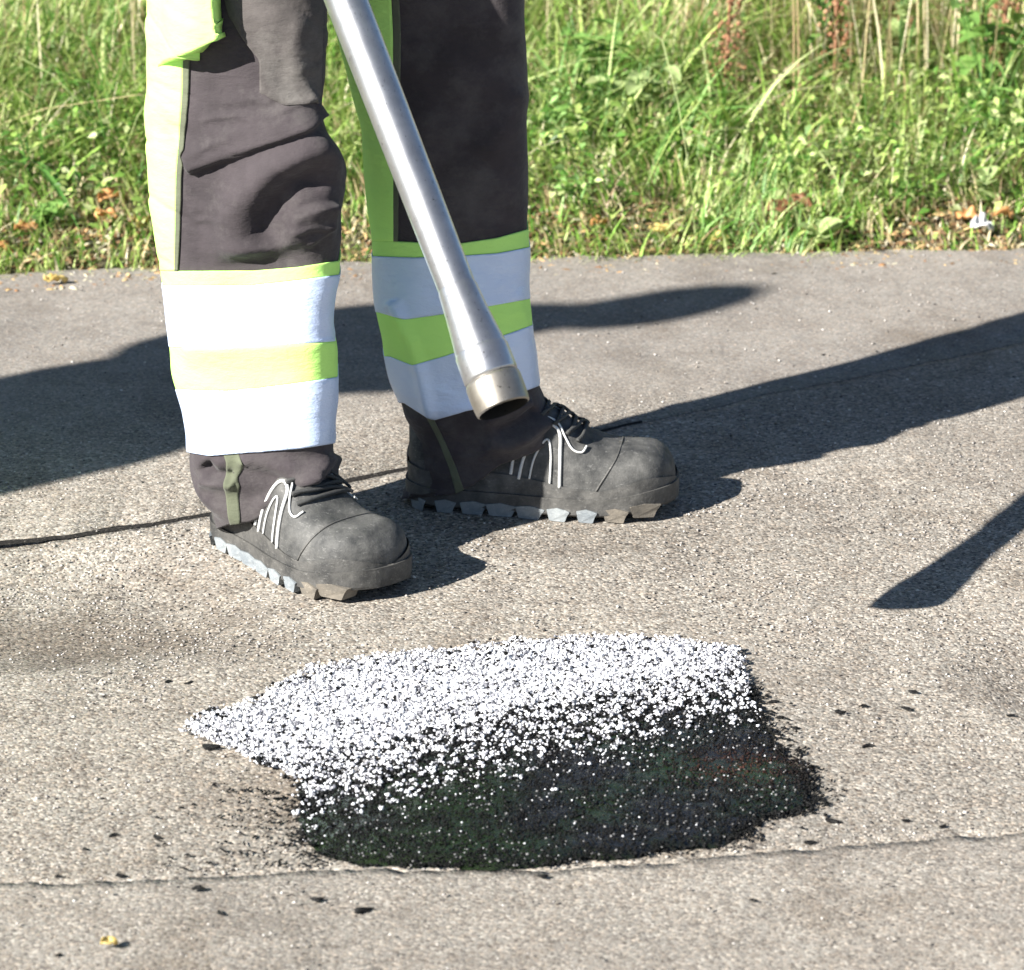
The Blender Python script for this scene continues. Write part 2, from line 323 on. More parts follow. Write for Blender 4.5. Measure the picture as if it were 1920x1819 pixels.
def jitter(P, s, a):
    return P+np.stack([noisexy(P, s, 1.7), noisexy(P, s, 9.4)], -1)*a
# wet bitumen film under the grit, on the dark part and a little of the white
from math import hypot
cx, cy = poly.mean(0)
def ragged_poly(px, amp, f, n=260):
    P = np.array([G(*p)[:2] for p in px]); P = np.vstack([P, P[:1]]); Q = smoothpts(np.c_[P, np.zeros(len(P))], n)[:-1, :2]
    c = Q.mean(0); d = Q-c; r = np.linalg.norm(d, axis=1)[:, None]
    return Q+d/r*amp*np.array([fbm(q[0]*f, q[1]*f, 4.4, 3) for q in Q])[:, None]
dark_px = [(558, 1470), (640, 1440), (800, 1400), (1000, 1360), (1200, 1325), (1400, 1292), (1420, 1330), (1445, 1390), (1495, 1442), (1520, 1488), (1495, 1518), (1430, 1540), (1370, 1578), (1200, 1602), (1000, 1627), (800, 1629), (625, 1614), (572, 1572), (566, 1520)]
dk = ragged_poly(dark_px, .010, 28)
def film(name, ring, z, mat, dome=.0006):
    c = ring.mean(0); R = 14; V = [(c[0], c[1], z+dome)]; Fc = []; n = len(ring)
    for k in range(1, R+1):
        f = k/R
        for q in ring:
            p = c+(q-c)*f; V.append((p[0], p[1], z+dome*(1-f**4)*(1)+.0015*fbm(p[0]*40, p[1]*40, 0, 2)*(1 if k < R else 0)-(.004 if k == R else 0)))
    for i in range(n): Fc.append((0, 1+i, 1+(i+1) % n))
    for k in range(R-1):
        for i in range(n): a = 1+k*n+i; b_ = 1+k*n+(i+1) % n; Fc.append((a, a+n, b_+n, b_))
    return mesh(name, V, Fc, mat)
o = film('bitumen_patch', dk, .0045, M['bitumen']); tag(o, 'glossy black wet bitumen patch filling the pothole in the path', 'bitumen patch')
pale_px = [(352, 1358), (405, 1344), (474, 1334), (526, 1294), (604, 1264), (702, 1244), (852, 1230), (1000, 1212), (1150, 1205), (1275, 1212), (1376, 1232), (1392, 1275), (1300, 1292), (1150, 1318), (1000, 1343), (850, 1370), (750, 1402), (620, 1430), (560, 1450), (500, 1430), (430, 1402), (385, 1380)]
def scatter(step, x0, x1, y0, y1):
    gx, gy = np.meshgrid(np.arange(x0, x1, step), np.arange(y0, y1, step)); P = np.stack([gx.ravel(), gy.ravel()], -1)
    return P+(rng.random(P.shape)-.5)*step*1.1
P = scatter(.0024, -.36, .36, -.86, -.2); Q = jitter(P, 35, .012)+(rng.random(P.shape)-.5)*.010
ins = inpoly(Q, poly); P, Q = P[ins], Q[ins]
sd = P[:, 1]-yline(split, P[:, 0])                # + behind the line (white side), metres
wn = noisexy(P, 60, 2.2)*.022+noisexy(P, 9, 5.2)*.03
clot = noisexy(P, 130, 6.6, 2)                   # grit clots together
pw = 1/(1+np.exp(-((sd+wn)*48+clot*7.5*np.exp(-(np.maximum(sd, 0)/.075)**2)+.7)))
u = rng.random(len(P)); pit = noisexy(P, 260, 3.1, 2); white = u < np.clip(pw, .006, np.where(pit < -.33, .10, .992))
zt = .0042+.002*clot
ci = rng.random((len(P), 1)); keep = white & (rng.random(len(P)) < np.where(pit < -.33, .6, .99))
wcol = np.clip(np.where(ci < .24, .10+.8*ci, .5+.36*ci)+np.array([0, 0, .02]), 0, .9)
o = grains('white_grit', np.c_[P[keep], zt[keep]+.002*rng.random(keep.sum())+.001], rng.uniform(.0009, .0026, keep.sum())*np.clip(1.25-2*(pw[keep] < .25), .55, 1), wcol[keep], M['whitegrain'], 'oct', .8); tag(o, 'white mineral grit strewn over the far half of the wet black patch', 'grit', kind='stuff')
rs_ = G(1385, 1448)[:2]; red_reflection = np.exp(-(((P[:, 0]-rs_[0])/.045)**2+((P[:, 1]-rs_[1])/.035)**2))*(rng.random(len(P)))
front = np.clip(-(sd+wn)/.10, 0, 1)
dkk = ~white & (rng.random(len(P)) < np.where(sd > .05, .85, .95-.30*front))
dcol = np.where(rng.random((len(P), 1)) < .05, .18, .004+.008*ci**2)*np.array([1, .98, .97])
dcol = dcol+red_reflection[:, None]*np.array([.05, .014, .007])  # reddish reflection on the wet patch, painted into the grit colour
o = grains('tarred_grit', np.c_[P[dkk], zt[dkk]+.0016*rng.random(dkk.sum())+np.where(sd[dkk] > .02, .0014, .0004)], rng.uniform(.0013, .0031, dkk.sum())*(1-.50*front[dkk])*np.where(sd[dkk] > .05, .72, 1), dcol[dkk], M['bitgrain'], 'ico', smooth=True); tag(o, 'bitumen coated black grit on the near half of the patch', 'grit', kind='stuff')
o = film('white_slurry', ragged_poly(pale_px, .008, 30), .0046, M['slurry'], .001); tag(o, 'white powdery slurry under the white grit on the far half of the patch', 'slurry')
# black splinters lying ragged round the rim of the patch
def flecks(name, P, L, W, H, cols, mat, ang=None):
    n = len(P); a = rng.random(n)*np.pi if ang is None else ang
    B = np.array([(-1, 0, 0), (-.45, .5, .25), (.5, .5, .3), (1, .1, .05), (.45, -.5, .2), (-.5, -.45, .3), (0, 0, 1.)])
    V = np.repeat(B[None], n, 0)*np.stack([L, W, H], -1)[:, None, :]*(.75+.5*rng.random((n, 7, 3)))
    V[:, :, 1] += (V[:, :, 0]**2/L[:, None])*rng.uniform(-.5, .5, (n, 1))
    c, s = np.cos(a)[:, None], np.sin(a)[:, None]; x, y = V[:, :, 0]*c-V[:, :, 1]*s, V[:, :, 0]*s+V[:, :, 1]*c
    V = np.stack([x+P[:, None, 0], y+P[:, None, 1], V[:, :, 2]+P[:, None, 2]], -1)
    Fb = np.array([(0, 5, 6), (5, 4, 6), (4, 3, 6), (3, 2, 6), (2, 1, 6), (1, 0, 6), (0, 1, 5), (1, 2, 4), (1, 4, 5), (2, 3, 4)])
    Fc = (Fb[None]+(np.arange(n)*7)[:, None, None]).reshape(-1, 3)
    return mesh(name, V.reshape(-1, 3), Fc, mat, smooth=False, cols=np.repeat(cols, 7, 0))
ring = dk; m = 1700; i = rng.integers(0, len(ring), m); out = (ring[i]-ring.mean(0)); out /= np.linalg.norm(out, axis=1)[:, None]
left = (ring[i][:, 0] < -.1)
sp = rng.exponential(1, m)*np.where(left, .034, .008); P = ring[i]+out*np.minimum(sp, .14)[:, None]-out*.004+(rng.random((m, 2))-.5)*.01
# the lower left of the patch throws the most splinters
kp = (P[:, 1] > yline(seam2, P[:, 0])+.004) & ~((P[:, 1] > yline(split, P[:, 0])-.02) & (P[:, 0] < .2))
P = P[kp]; k = len(P)
o = flecks('bitumen_splinters', np.c_[P, np.full(k, .002)], rng.uniform(.0014, .0055, k)*(.4+.9*rng.random(k)), rng.uniform(.0012, .0034, k), rng.uniform(.001, .003, k), np.full((k, 3), .010), M['bitgrain']); tag(o, 'ragged black bitumen splinters fraying off the rim of the patch', 'bitumen splinters', kind='stuff')
# stone chips proud of the coarse strip
P = scatter(.0074, -.95, .95, -.95, .9); y1 = yline(seam1, P[:, 0]); y2 = yline(seam2, P[:, 0])
kp = (abs(P[:, 1]-y1) > .008) & (P[:, 1] > y2+.004) & ~inpoly(P, poly); P = P[kp]
dens = (.22+.8*noisexy(P, 5, 7.1)-8*hollow(P[:, 0], P[:, 1]))*(1-sst(.15, .8, P[:, 1])); kp = rng.random(len(P)) < dens; P = P[kp]; k = len(P)
pal = np.array([(.36, .33, .30), (.27, .25, .23), (.46, .43, .39), (.18, .165, .15), (.33, .29, .25), (.6, .57, .53), (.07, .065, .06)]); ci = rng.choice(7, k, p=[.27, .25, .14, .14, .1, .04, .06])
o = grains('stone_chips', np.c_[P, hollow(P[:, 0], P[:, 1])*(P[:, 1] < yline(seam1, P[:, 0]))-.0002], rng.uniform(.0010, .0025, k), pal[ci]*rng.uniform(.85, 1.15, (k, 1)), M['stone'], 'oct', .6); tag(o, 'pale and dark stone chips standing out of the coarse path surface', 'stone chips', kind='stuff')
P = np.c_[rng.uniform(-.95, .95, 2600), rng.uniform(-1.1, 1.3, 2600)]; P = P[P[:, 1] < yline(verge, P[:, 0])]; k = len(P)
ci = rng.choice(7, k)
o = grains('loose_grit', np.c_[P, np.where(P[:, 1] < yline(seam2, P[:, 0]), .004, .001)], rng.uniform(.0008, .0022, k), pal[ci], M['stone'], 'oct', .7); tag(o, 'fine loose grit scattered over the whole path', 'grit', kind='stuff')

# larger bitumen crumbs, each its own thing
crumbs = [(373, 1670, 14, 0, 'thick black bitumen crumb on the smooth strip below the left end of the patch'), (413, 1718, 12, -.8, 'black bitumen crumb lying just below the thick crumb near the lower left'), (595, 1692, 15, 0, 'thin straight black bitumen sliver below the left rim of the patch'),
 (678, 1712, 20, .5, 'hooked black bitumen splinter nearest the lower edge under the patch'), (1018, 1648, 13, .1, 'flat black bitumen sliver lying just under the near rim of the patch'), (1412, 1692, 8, 0, 'tiny lone black bitumen dot on the smooth strip at lower right'),
 (1560, 1543, 16, -.4, 'tapering black bitumen sliver right of the patch above the joint'), (1698, 1541, 10, 0, 'short black bitumen fleck above the joint on the right'), (1770, 1552, 10, .7, 'tilted black bitumen fleck furthest right above the joint'),
 (1518, 1583, 14, .1, 'black bitumen sliver lying on the joint right of the patch'), (1523, 1440, 11, .2, 'small black bitumen crumb close beside the pointed right rim'), (1628, 1400, 13, .1, 'black bitumen fleck under the row of crumbs on the right'),
 (1575, 1338, 15, -.3, 'longish black bitumen splinter between the patch and the pole shadow'), (1702, 1332, 14, -.6, 'chunky curled black bitumen crumb right of the longish splinter'), (1713, 1300, 12, -.5, 'black bitumen crumb topmost of the group right of the patch'),
 (1618, 1325, 10, .1, 'faint thin black bitumen fleck between two bigger crumbs'), (1895, 1340, 10, .2, 'black bitumen fleck at the right edge of the coarse strip'), (1450, 1318, 13, .1, 'thin black bitumen sliver at the upper right rim of the patch'),
 (1466, 1348, 12, -.4, 'black bitumen crumb just under the upper right rim sliver'), (1490, 1368, 12, -.2, 'double black bitumen crumb beside the right rim'), (110, 1645, 9, 0, 'small black bitumen crumb near the lower left edge'), (225, 1645, 12, -.4, 'black bitumen crumb on the joint at lower left'),
 (212, 1568, 11, .4, 'oblong black bitumen crumb left of the patch on coarse stone'), (160, 1595, 8, -.6, 'small black bitumen crumb left of the oblong one'), (295, 1573, 12, -.5, 'long black bitumen fleck between the oblong crumb and the patch'), (110, 1795, 8, .6, 'black bitumen dot in the lowest left part of the path'),
 (355, 1283, 11, .6, 'tilted black bitumen fleck above the white tip of the grit'), (315, 1280, 10, .7, 'black bitumen fleck furthest left above the white tip'), (480, 1310, 10, .4, 'black bitumen fleck touching the upper edge of the white grit'), (400, 1333, 16, 0, 'thin black bitumen shaving over the pointed white tip'),
 (395, 1405, 20, -.2, 'dark clotted bitumen crumb under the pointed white tip'), (1452, 515, 9, .3, 'small dark fleck alone on the far smooth strip'), (1543, 667, 7, 0, 'tiny dark fleck above the long leg shadow')]
def crumb(u_, v_, Lp, a, label):
    p = G(u_, v_); sz = Lp/1750*.82; z = .002 if p[1] < yline(seam2, p[0]) else .001+float(hollow(p[0], p[1]))
    bm = bmesh.new(); bmesh.ops.create_icosphere(bm, subdivisions=2, radius=1)
    s = random.random()*50
    for v in bm.verts:
        c = v.co.copy(); k = 1+.75*noise.noise(c*2.3+Vector((s, 0, 0)))
        x = c.x*sz*.95*k; y = c.y*sz*.42*k*(1-.35*c.x)+.5*x*x/sz*math.sin(s); v.co = (x, y, max(c.z, -.3)*sz*.3*k+sz*.08)
    me = bpy.data.meshes.new('crumb'); bm.to_mesh(me); bm.free(); me.materials.append(M['crumb'])
    o = link(me, 'bitumen_crumb', None, (p[0], p[1], z)); o.rotation_euler.z = a; tag(o, label, 'bitumen crumb', 'loose bitumen crumbs round the patch')
M['crumb'], n, l, b = newmat('bitumen_crumb'); l.new(ramp(n, l, tex(n, l, coord(n, l), 400), [(.3, (.004, .004, .004)), (.7, (.016, .015, .014))]), b.inputs[0]); inp(b, Roughness=.6, Specular_IOR_Level=.2); bump(n, l, b, tex(n, l, coord(n, l), 700), .6, .001)
for c in crumbs: crumb(*c)
# pale flat leaf scrap on the near strip, yellow leaf by the verge come later

# ------------------------------------------------------------------ cloth legs
class Leg:
    def __init__(s, rows, Yc, ratio, p, k, seed):
        rows = np.array(rows, float); y = np.linspace(rows[0, 0], rows[-1, 0], 240)
        Lx = np.interp(y, rows[:, 0], rows[:, 1]); Rx = np.interp(y, rows[:, 0], rows[:, 2])
        ker = np.hanning(9); ker /= ker.sum()
        sm = lambda a: np.convolve(np.pad(a, 4, mode='edge'), ker, 'valid')
        Lx, Rx = sm(Lx), sm(Rx); Y = Yc(y)
        zs = []; xc = []; rx = []
        for i in range(len(y)):
            a = PY(Lx[i], y[i], Y[i]); b_ = PY(Rx[i], y[i], Y[i]); zs.append(a[2]); xc.append((a[0]+b_[0])/2); rx.append((b_[0]-a[0])/2)
        o_ = np.argsort(zs); s.z = np.array(zs)[o_]; s.xc = np.array(xc)[o_]; s.rx = np.array(rx)[o_]; s.yc = Y[o_]
        s.ratio, s.p, s.k, s.seed = ratio, p, k, seed; s.zmin, s.zmax = s.z[0], s.z[-1]; s.folds = None; s.hem = lambda th: 0
    def base(s, th, z):
        xc = np.interp(z, s.z, s.xc); rx = np.interp(z, s.z, s.rx); yc = np.interp(z, s.z, s.yc)
        sn, cs = np.sin(th), np.cos(th); ry = np.interp(z, [0, .2, .9], [min(.075, 9), .085, .105])*s.ratio
        x = rx*np.sign(sn)*abs(sn)**s.p; y = -ry*np.sign(cs)*abs(cs)**s.p-s.k*x
        return np.stack([xc+x, yc+y, z+0*x], -1)
    def surf(s, th, z, off=0.):
        P = s.base(th, z); q = P-CP; d = q@FW; u_ = 960+FOC*(q@RT)/d; v_ = 909.5-FOC*(q@UP)/d
        dn = np.stack([np.sin(th), -np.cos(th), 0*th], -1)
        return P+dn*(s.folds(u_, v_, th, P)+off)[..., None]
    def edge(s, px, tb=None):
        """height of a seam drawn round the leg, as a function of the angle"""
        px = np.array(px, float); T = np.linspace(-1.45, 1.45, 61); z = np.full_like(T, .4)
        for _ in range(14):
            P = s.surf(T, z); u_, v_ = proj(P); z = np.clip(z+(v_-np.interp(u_, px[:, 0], px[:, 1]))*.00055, s.zmin, s.zmax)
        TT = np.concatenate([[-np.pi], T, [np.pi]]); zb = (z[0]+z[-1])/2+.012; ZZ = np.concatenate([[zb], z, [zb]])
        return lambda th: np.interp((np.asarray(th)+np.pi) % (2*np.pi)-np.pi, TT, ZZ)
    def ang(s, px):
        px = np.array(px, float); zz = np.linspace(s.zmin, s.zmax, 160); T = np.linspace(-1.5, 1.5, 121); out = []
        for z in zz:
            P = s.surf(T, np.full_like(T, z)); u_, v_ = proj(P); tgt = np.interp(v_, px[:, 1], px[:, 0])
            d = u_-tgt; i = np.argmax(d > 0) if (d > 0).any() else len(T)-1
            out.append(T[max(i, 0)] if i == 0 else T[i-1]+(T[i]-T[i-1])*(-d[i-1])/(d[i]-d[i-1]+1e-9))
        out = np.array(out)
        return lambda z: np.interp(z, zz, out)
    def patch(s, name, a, b_, lo, hi, off, mat, parent, nu=80, nv=40, thick=.0015, label=None, ramp_off=None):
        U, W = np.meshgrid(np.linspace(0, 1, nu), np.linspace(0, 1, nv)); z = s.zmin+(s.zmax-s.zmin)*.5+0*U
        f = lambda g, x: g(x) if callable(g) else g+0*x
        th = f(a, z)*(1-U)+f(b_, z)*U
        for _ in range(5): z = f(lo, th)*(1-W)+f(hi, th)*W; th = f(a, z)*(1-U)+f(b_, z)*U
        V = s.surf(th, z, off if ramp_off is None else off*ramp_off(U)+.003); me = mesh(name, V.reshape(-1, 3), gridf(nu, nv), mat, parent)
        if thick:
            md = me.modifiers.new('thickness', 'SOLIDIFY'); md.thickness = thick; md.offset = -1
        if label: me['label'] = label
        return me
def segd(u_, v_, pts):
    """distance to a polyline and its side (+ below)"""
    best = np.full(u_.shape, 1e9); side = np.zeros(u_.shape); tt = np.zeros(u_.shape); n_ = len(pts)-1
    for i in range(n_):
        (x0, y0), (x1, y1) = pts[i], pts[i+1]; dx, dy = x1-x0, y1-y0; L2 = dx*dx+dy*dy
        t = np.clip(((u_-x0)*dx+(v_-y0)*dy)/L2, 0, 1); ex, ey = u_-(x0+t*dx), v_-(y0+t*dy); d = np.hypot(ex, ey); m_ = d < best
        best = np.where(m_, d, best); side = np.where(m_, np.sign(dx*(v_-y0)-dy*(u_-x0)), side); tt = np.where(m_, (i+t)/n_, tt)
    return best*side, tt
def ridge(u_, v_, pts, amp, w1, w2, ends=.12):
    """a fold: amp metres high on the line, falling off over w1 px on the upper/left side and w2 px on the lower/right side"""
    d, t = segd(u_, v_, pts); env = sst(0, ends, t)*sst(0, ends, 1-t)
    return amp*env*np.where(d < 0, np.exp(-(d/w1)**2), np.exp(-(d/w2)**2))
def wr(P, sx, sy, sz, k, o=3):
    sh = P.shape[:-1]; Q = P.reshape(-1, 3)
    return np.array([fbm(q[0]*sx+q[2]*2, q[1]*sy, q[2]*sz+k+q[0]*6, o) for q in Q]).reshape(sh)

def folds1(u_, v_, th, P):
    d = wr(P, 6, 6, 14, 3.1, 2)*.0035*(1-sst(470, 540, v_))+wr(P, 9, 9, 6, 1.1, 2)*.003-.0022*np.abs(wr(P, 16, 16, 7, 9.3, 2))
    d = d+ridge(u_, v_, [(345, 322), (420, 292), (520, 250), (606, 208)], .013, 46, 7.0, .05)
    d = d+ridge(u_, v_, [(612, 238), (560, 285), (490, 330), (456, 380), (448, 440), (452, 500)], .028, 75, 42, .14)
    d = d-ridge(u_, v_, [(610, 310), (540, 345), (500, 400), (490, 470)], .022, 30, 34, .2)
    d = d+ridge(u_, v_, [(530, 470), (545, 400), (590, 385), (630, 384)], .012, 6, 45, .15)
    d = d+wr(P, 14, 10, 22, 6.6, 2)*.0018-.005*np.clip(.12-np.abs(wr(P, 7, 5, 17, 4.4, 2)), 0, 1)*8*.35*(1-sst(480, 510, v_))
    for pl in ([(350, 420), (390, 412), (440, 418)], [(350, 300), (400, 268), (450, 240)], [(500, 215), (560, 190), (600, 170)], [(520, 440), (570, 425), (630, 430)], [(370, 230), (420, 215), (480, 222)], [(560, 470), (600, 440), (628, 410)]):
        d = d+ridge(u_, v_, pl, .0035, 9, 3.5, .3)
    d = d+ridge(u_, v_, [(345, 395), (400, 392), (450, 400)], .003, 12, 12, .2)
    d = d+ridge(u_, v_, [(400, 195), (470, 185), (520, 190)], .003, 14, 8, .2)
    d = d-ridge(u_, v_, [(520, 110), (530, 160), (560, 200)], .003, 24, 18, .2)
    d = d+ridge(u_, v_, [(560, 20), (540, 100), (560, 150)], .004, 22, 14, .2)
    # lower band bulge, trouser bunching over the shoe
    d = d+ridge(u_, v_, [(340, 655), (480, 652), (632, 642)], .003, 6, 30, .05)
    lo = sst(835, 870, v_)
    d = d+lo*(wr(P, 8, 8, 26, 5.5, 2)*.009)
    d = d+ridge(u_, v_, [(440, 862), (500, 872), (560, 900), (600, 900)], .009, 18, 9, .1)
    d = d+ridge(u_, v_, [(470, 960), (540, 925), (600, 880), (625, 850)], .008, 14, 12, .1)
    d = d-ridge(u_, v_, [(380, 868), (400, 890), (440, 895)], .012, 12, 12, .1)
    d = d+ridge(u_, v_, [(372, 905), (410, 905), (440, 910)], .007, 10, 10, .1)
    return d
def folds2(u_, v_, th, P):
    d = wr(P, 6, 6, 13, 8.1, 2)*.004+wr(P, 9, 9, 5, 4.1, 2)*.003-.0022*np.abs(wr(P, 16, 16, 7, 2.3, 2))
    d = d+ridge(u_, v_, [(740, 560), (775, 640), (812, 790)], .007, 12, 12, .05)
    d = d+ridge(u_, v_, [(980, 150), (940, 240), (900, 300)], .005, 30, 20, .2)
    lo = sst(745, 800, v_)
    d = d+lo*(wr(P, 8, 8, 24, 2.5, 2)*.008)
    d = d+ridge(u_, v_, [(905, 835), (960, 835), (1010, 800), (1050, 780)], .011, 16, 14, .1)
    d = d-ridge(u_, v_, [(930, 810), (975, 795), (1010, 765)], .009, 10, 12, .1)
    d = d+ridge(u_, v_, [(900, 790), (950, 770), (1000, 750)], .008, 10, 14, .1)
    return d
leg1 = Leg([(-420, 262, 560), (-150, 266, 622), (0, 272, 618), (60, 270, 618), (130, 272, 612), (200, 272, 603), (240, 275, 615), (330, 282, 640), (450, 292, 641), (490, 300, 637), (540, 312, 630), (600, 318, 628), (650, 322, 632), (700, 325, 632), (760, 340, 628), (830, 350, 626), (870, 356, 626), (915, 372, 632), (955, 398, 638), (1000, 420, 636), (1040, 440, 620)],
           lambda y: np.interp(y, [-420, 0, 500, 900, 1040], [.11, .062, .044, .032, .028]), .86, .62, .28, 1); leg1.folds = folds1
leg2 = Leg([(-420, 660, 985), (-150, 640, 984), (0, 622, 985), (75, 632, 985), (170, 655, 986), (240, 678, 987), (330, 685, 988), (400, 690, 988), (480, 700, 990), (580, 712, 998), (660, 722, 1000), (720, 740, 1008), (760, 756, 1028), (800, 762, 1050), (850, 762, 1040), (900, 760, 1000), (950, 758, 960)],
           lambda y: np.interp(y, [-420, 0, 500, 950], [.22, .21, .20, .195]), .78, .7, .15, 2); leg2.folds = folds2

person = empty('person', (-.05, .1, 0), 'road worker in charcoal and fluorescent yellow trousers holding a steel lance over the patch', 'person')
def tubeleg(leg, hem, parent, name='trouser_leg'):
    nu, nv = 150, 300; T = np.linspace(-np.pi, np.pi, nu, endpoint=False); W = np.linspace(0, 1, nv)[:, None]
    lo = hem(T)[None, :]; z = lo*(1-W)+leg.zmax*W; th = np.repeat(T[None], nv, 0)
    V = leg.surf(th, z)
    V[-1] = V[-1]*1
    inner = V[:1].copy(); c = V[0].mean(0); inner = c+(V[:1]-c)*.9+np.array([0, 0, .012])
    V = np.concatenate([inner, V]); return mesh(name, V.reshape(-1, 3), gridf(nu, nv+1, True), M['charcoal'], parent)
hem1 = leg1.edge([(380, 1000), (430, 985), (470, 980), (520, 958), (600, 937), (640, 925)])
hem2 = leg2.edge([(750, 936), (850, 928), (895, 906), (932, 874), (1000, 850), (1060, 815)])
tubeleg(leg1, hem1, person); tubeleg(leg2, hem2, person)
FB = 2*np.pi
def dress(leg, e, side, back, label_):
    # e: edges of seams from above: yellow strip top, tape A top, tape A bottom, tape B top, tape B bottom
    E = [leg.edge(x) for x in e]; full = (-np.pi, np.pi)
    a = leg.ang(side)
    leg.patch('side_panel', back, lambda z: a(z), E[0], leg.zmax-.002, .0022, M['yellow'], person, 60, 200, .0022)
    leg.patch('seam_piping', lambda z: a(z), lambda z: a(z)+.07, E[0], leg.zmax-.002, .0024, M['olive'], person, 6, 160, .002)
    leg.patch('yellow_band', *full, E[1], E[0], .0021, M['yellow'], person, 160, 12, .002)
    leg.patch('reflective_band', *full, E[2], E[1], .0034, M['tape'], person, 160, 30, .0012)
    leg.patch('yellow_band', *full, E[3], E[2], .0026, M['yellow'], person, 160, 26, .002)
    leg.patch('reflective_band', *full, E[4], E[3], .0034, M['tape'], person, 160, 34, .0012)
    return E, a
E1, a1 = dress(leg1, [[(320, 508), (470, 507), (560, 500), (640, 488)], [(320, 535), (470, 534), (560, 524), (636, 514)], [(320, 650), (420, 652), (520, 645), (636, 638)], [(330, 730), (430, 732), (520, 722), (632, 706)], [(348, 846), (395, 853), (480, 846), (560, 840), (628, 830)]],
               [(348, -400), (348, -50), (345, 110), (344, 170), (338, 260), (333, 330), (330, 500), (330, 1100)], -2.5, '')
E2, a2 = dress(leg2, [[(698, 452), (740, 452), (850, 458), (930, 446), (988, 430)], [(700, 480), (780, 482), (870, 478), (930, 474), (990, 463)], [(714, 585), (760, 598), (850, 585), (930, 570), (998, 558)], [(735, 668), (775, 684), (850, 662), (930, 632), (1000, 607)], [(762, 755), (812, 788), (890, 765), (950, 744), (1008, 722)]],
               [(735, -400), (735, 0), (738, 60), (740, 450), (741, 1000)], -2.5, '')
# cargo pocket of leg 1: a thick flap whose slanting edge throws the dark wedge
flapx = leg1.ang([(404, -400), (404, -60), (406, 0), (412, 56), (414, 62), (414, 1000)])
flaplo = leg1.edge([(262, 150), (318, 112), (338, 102), (365, 88), (400, 68), (413, 60), (640, 60)])
flapl = leg1.ang([(300, -400), (300, 1000)])
leg1.patch('pocket_flap', lambda z: flapl(z), lambda z: flapx(z), flaplo, leg1.zmax-.004, .034, M['yellow'], person, 60, 90, .030, ramp_off=lambda U: sst(.0, .9, U))
# knee pad pocket, worn
kx0 = leg1.ang([(455, -400), (420, -60), (424, 0), (438, 50), (482, 108), (486, 112), (486, 1000)]); kx1 = leg1.ang([(600, -400), (602, 0), (596, 210), (596, 1000)])
klo = leg1.edge([(380, 90), (430, 150), (486, 172), (530, 196), (600, 190), (660, 188)])
leg1.patch('knee_patch', lambda z: kx0(z), lambda z: kx1(z), klo, leg1.zmax-.006, .0035, M['worn'], person, 60, 80, .003)
# narrow piping down the cuff of leg 1
cx1 = leg1.ang([(428, 840), (440, 870), (432, 905), (436, 940), (442, 1000), (442, 1100)])
leg1.patch('seam_piping', lambda z: cx1(z)-.09, lambda z: cx1(z)+.09, hem1, E1[4], .0012, M['olive'], person, 8, 50, .001)
cx2 = leg2.ang([(805, 780), (830, 830), (850, 880), (870, 950), (870, 1000)])
leg2.patch('seam_piping', lambda z: cx2(z)-.05, lambda z: cx2(z)+.05, hem2, E2[4], .0012, M['olive'], person, 8, 40, .001)

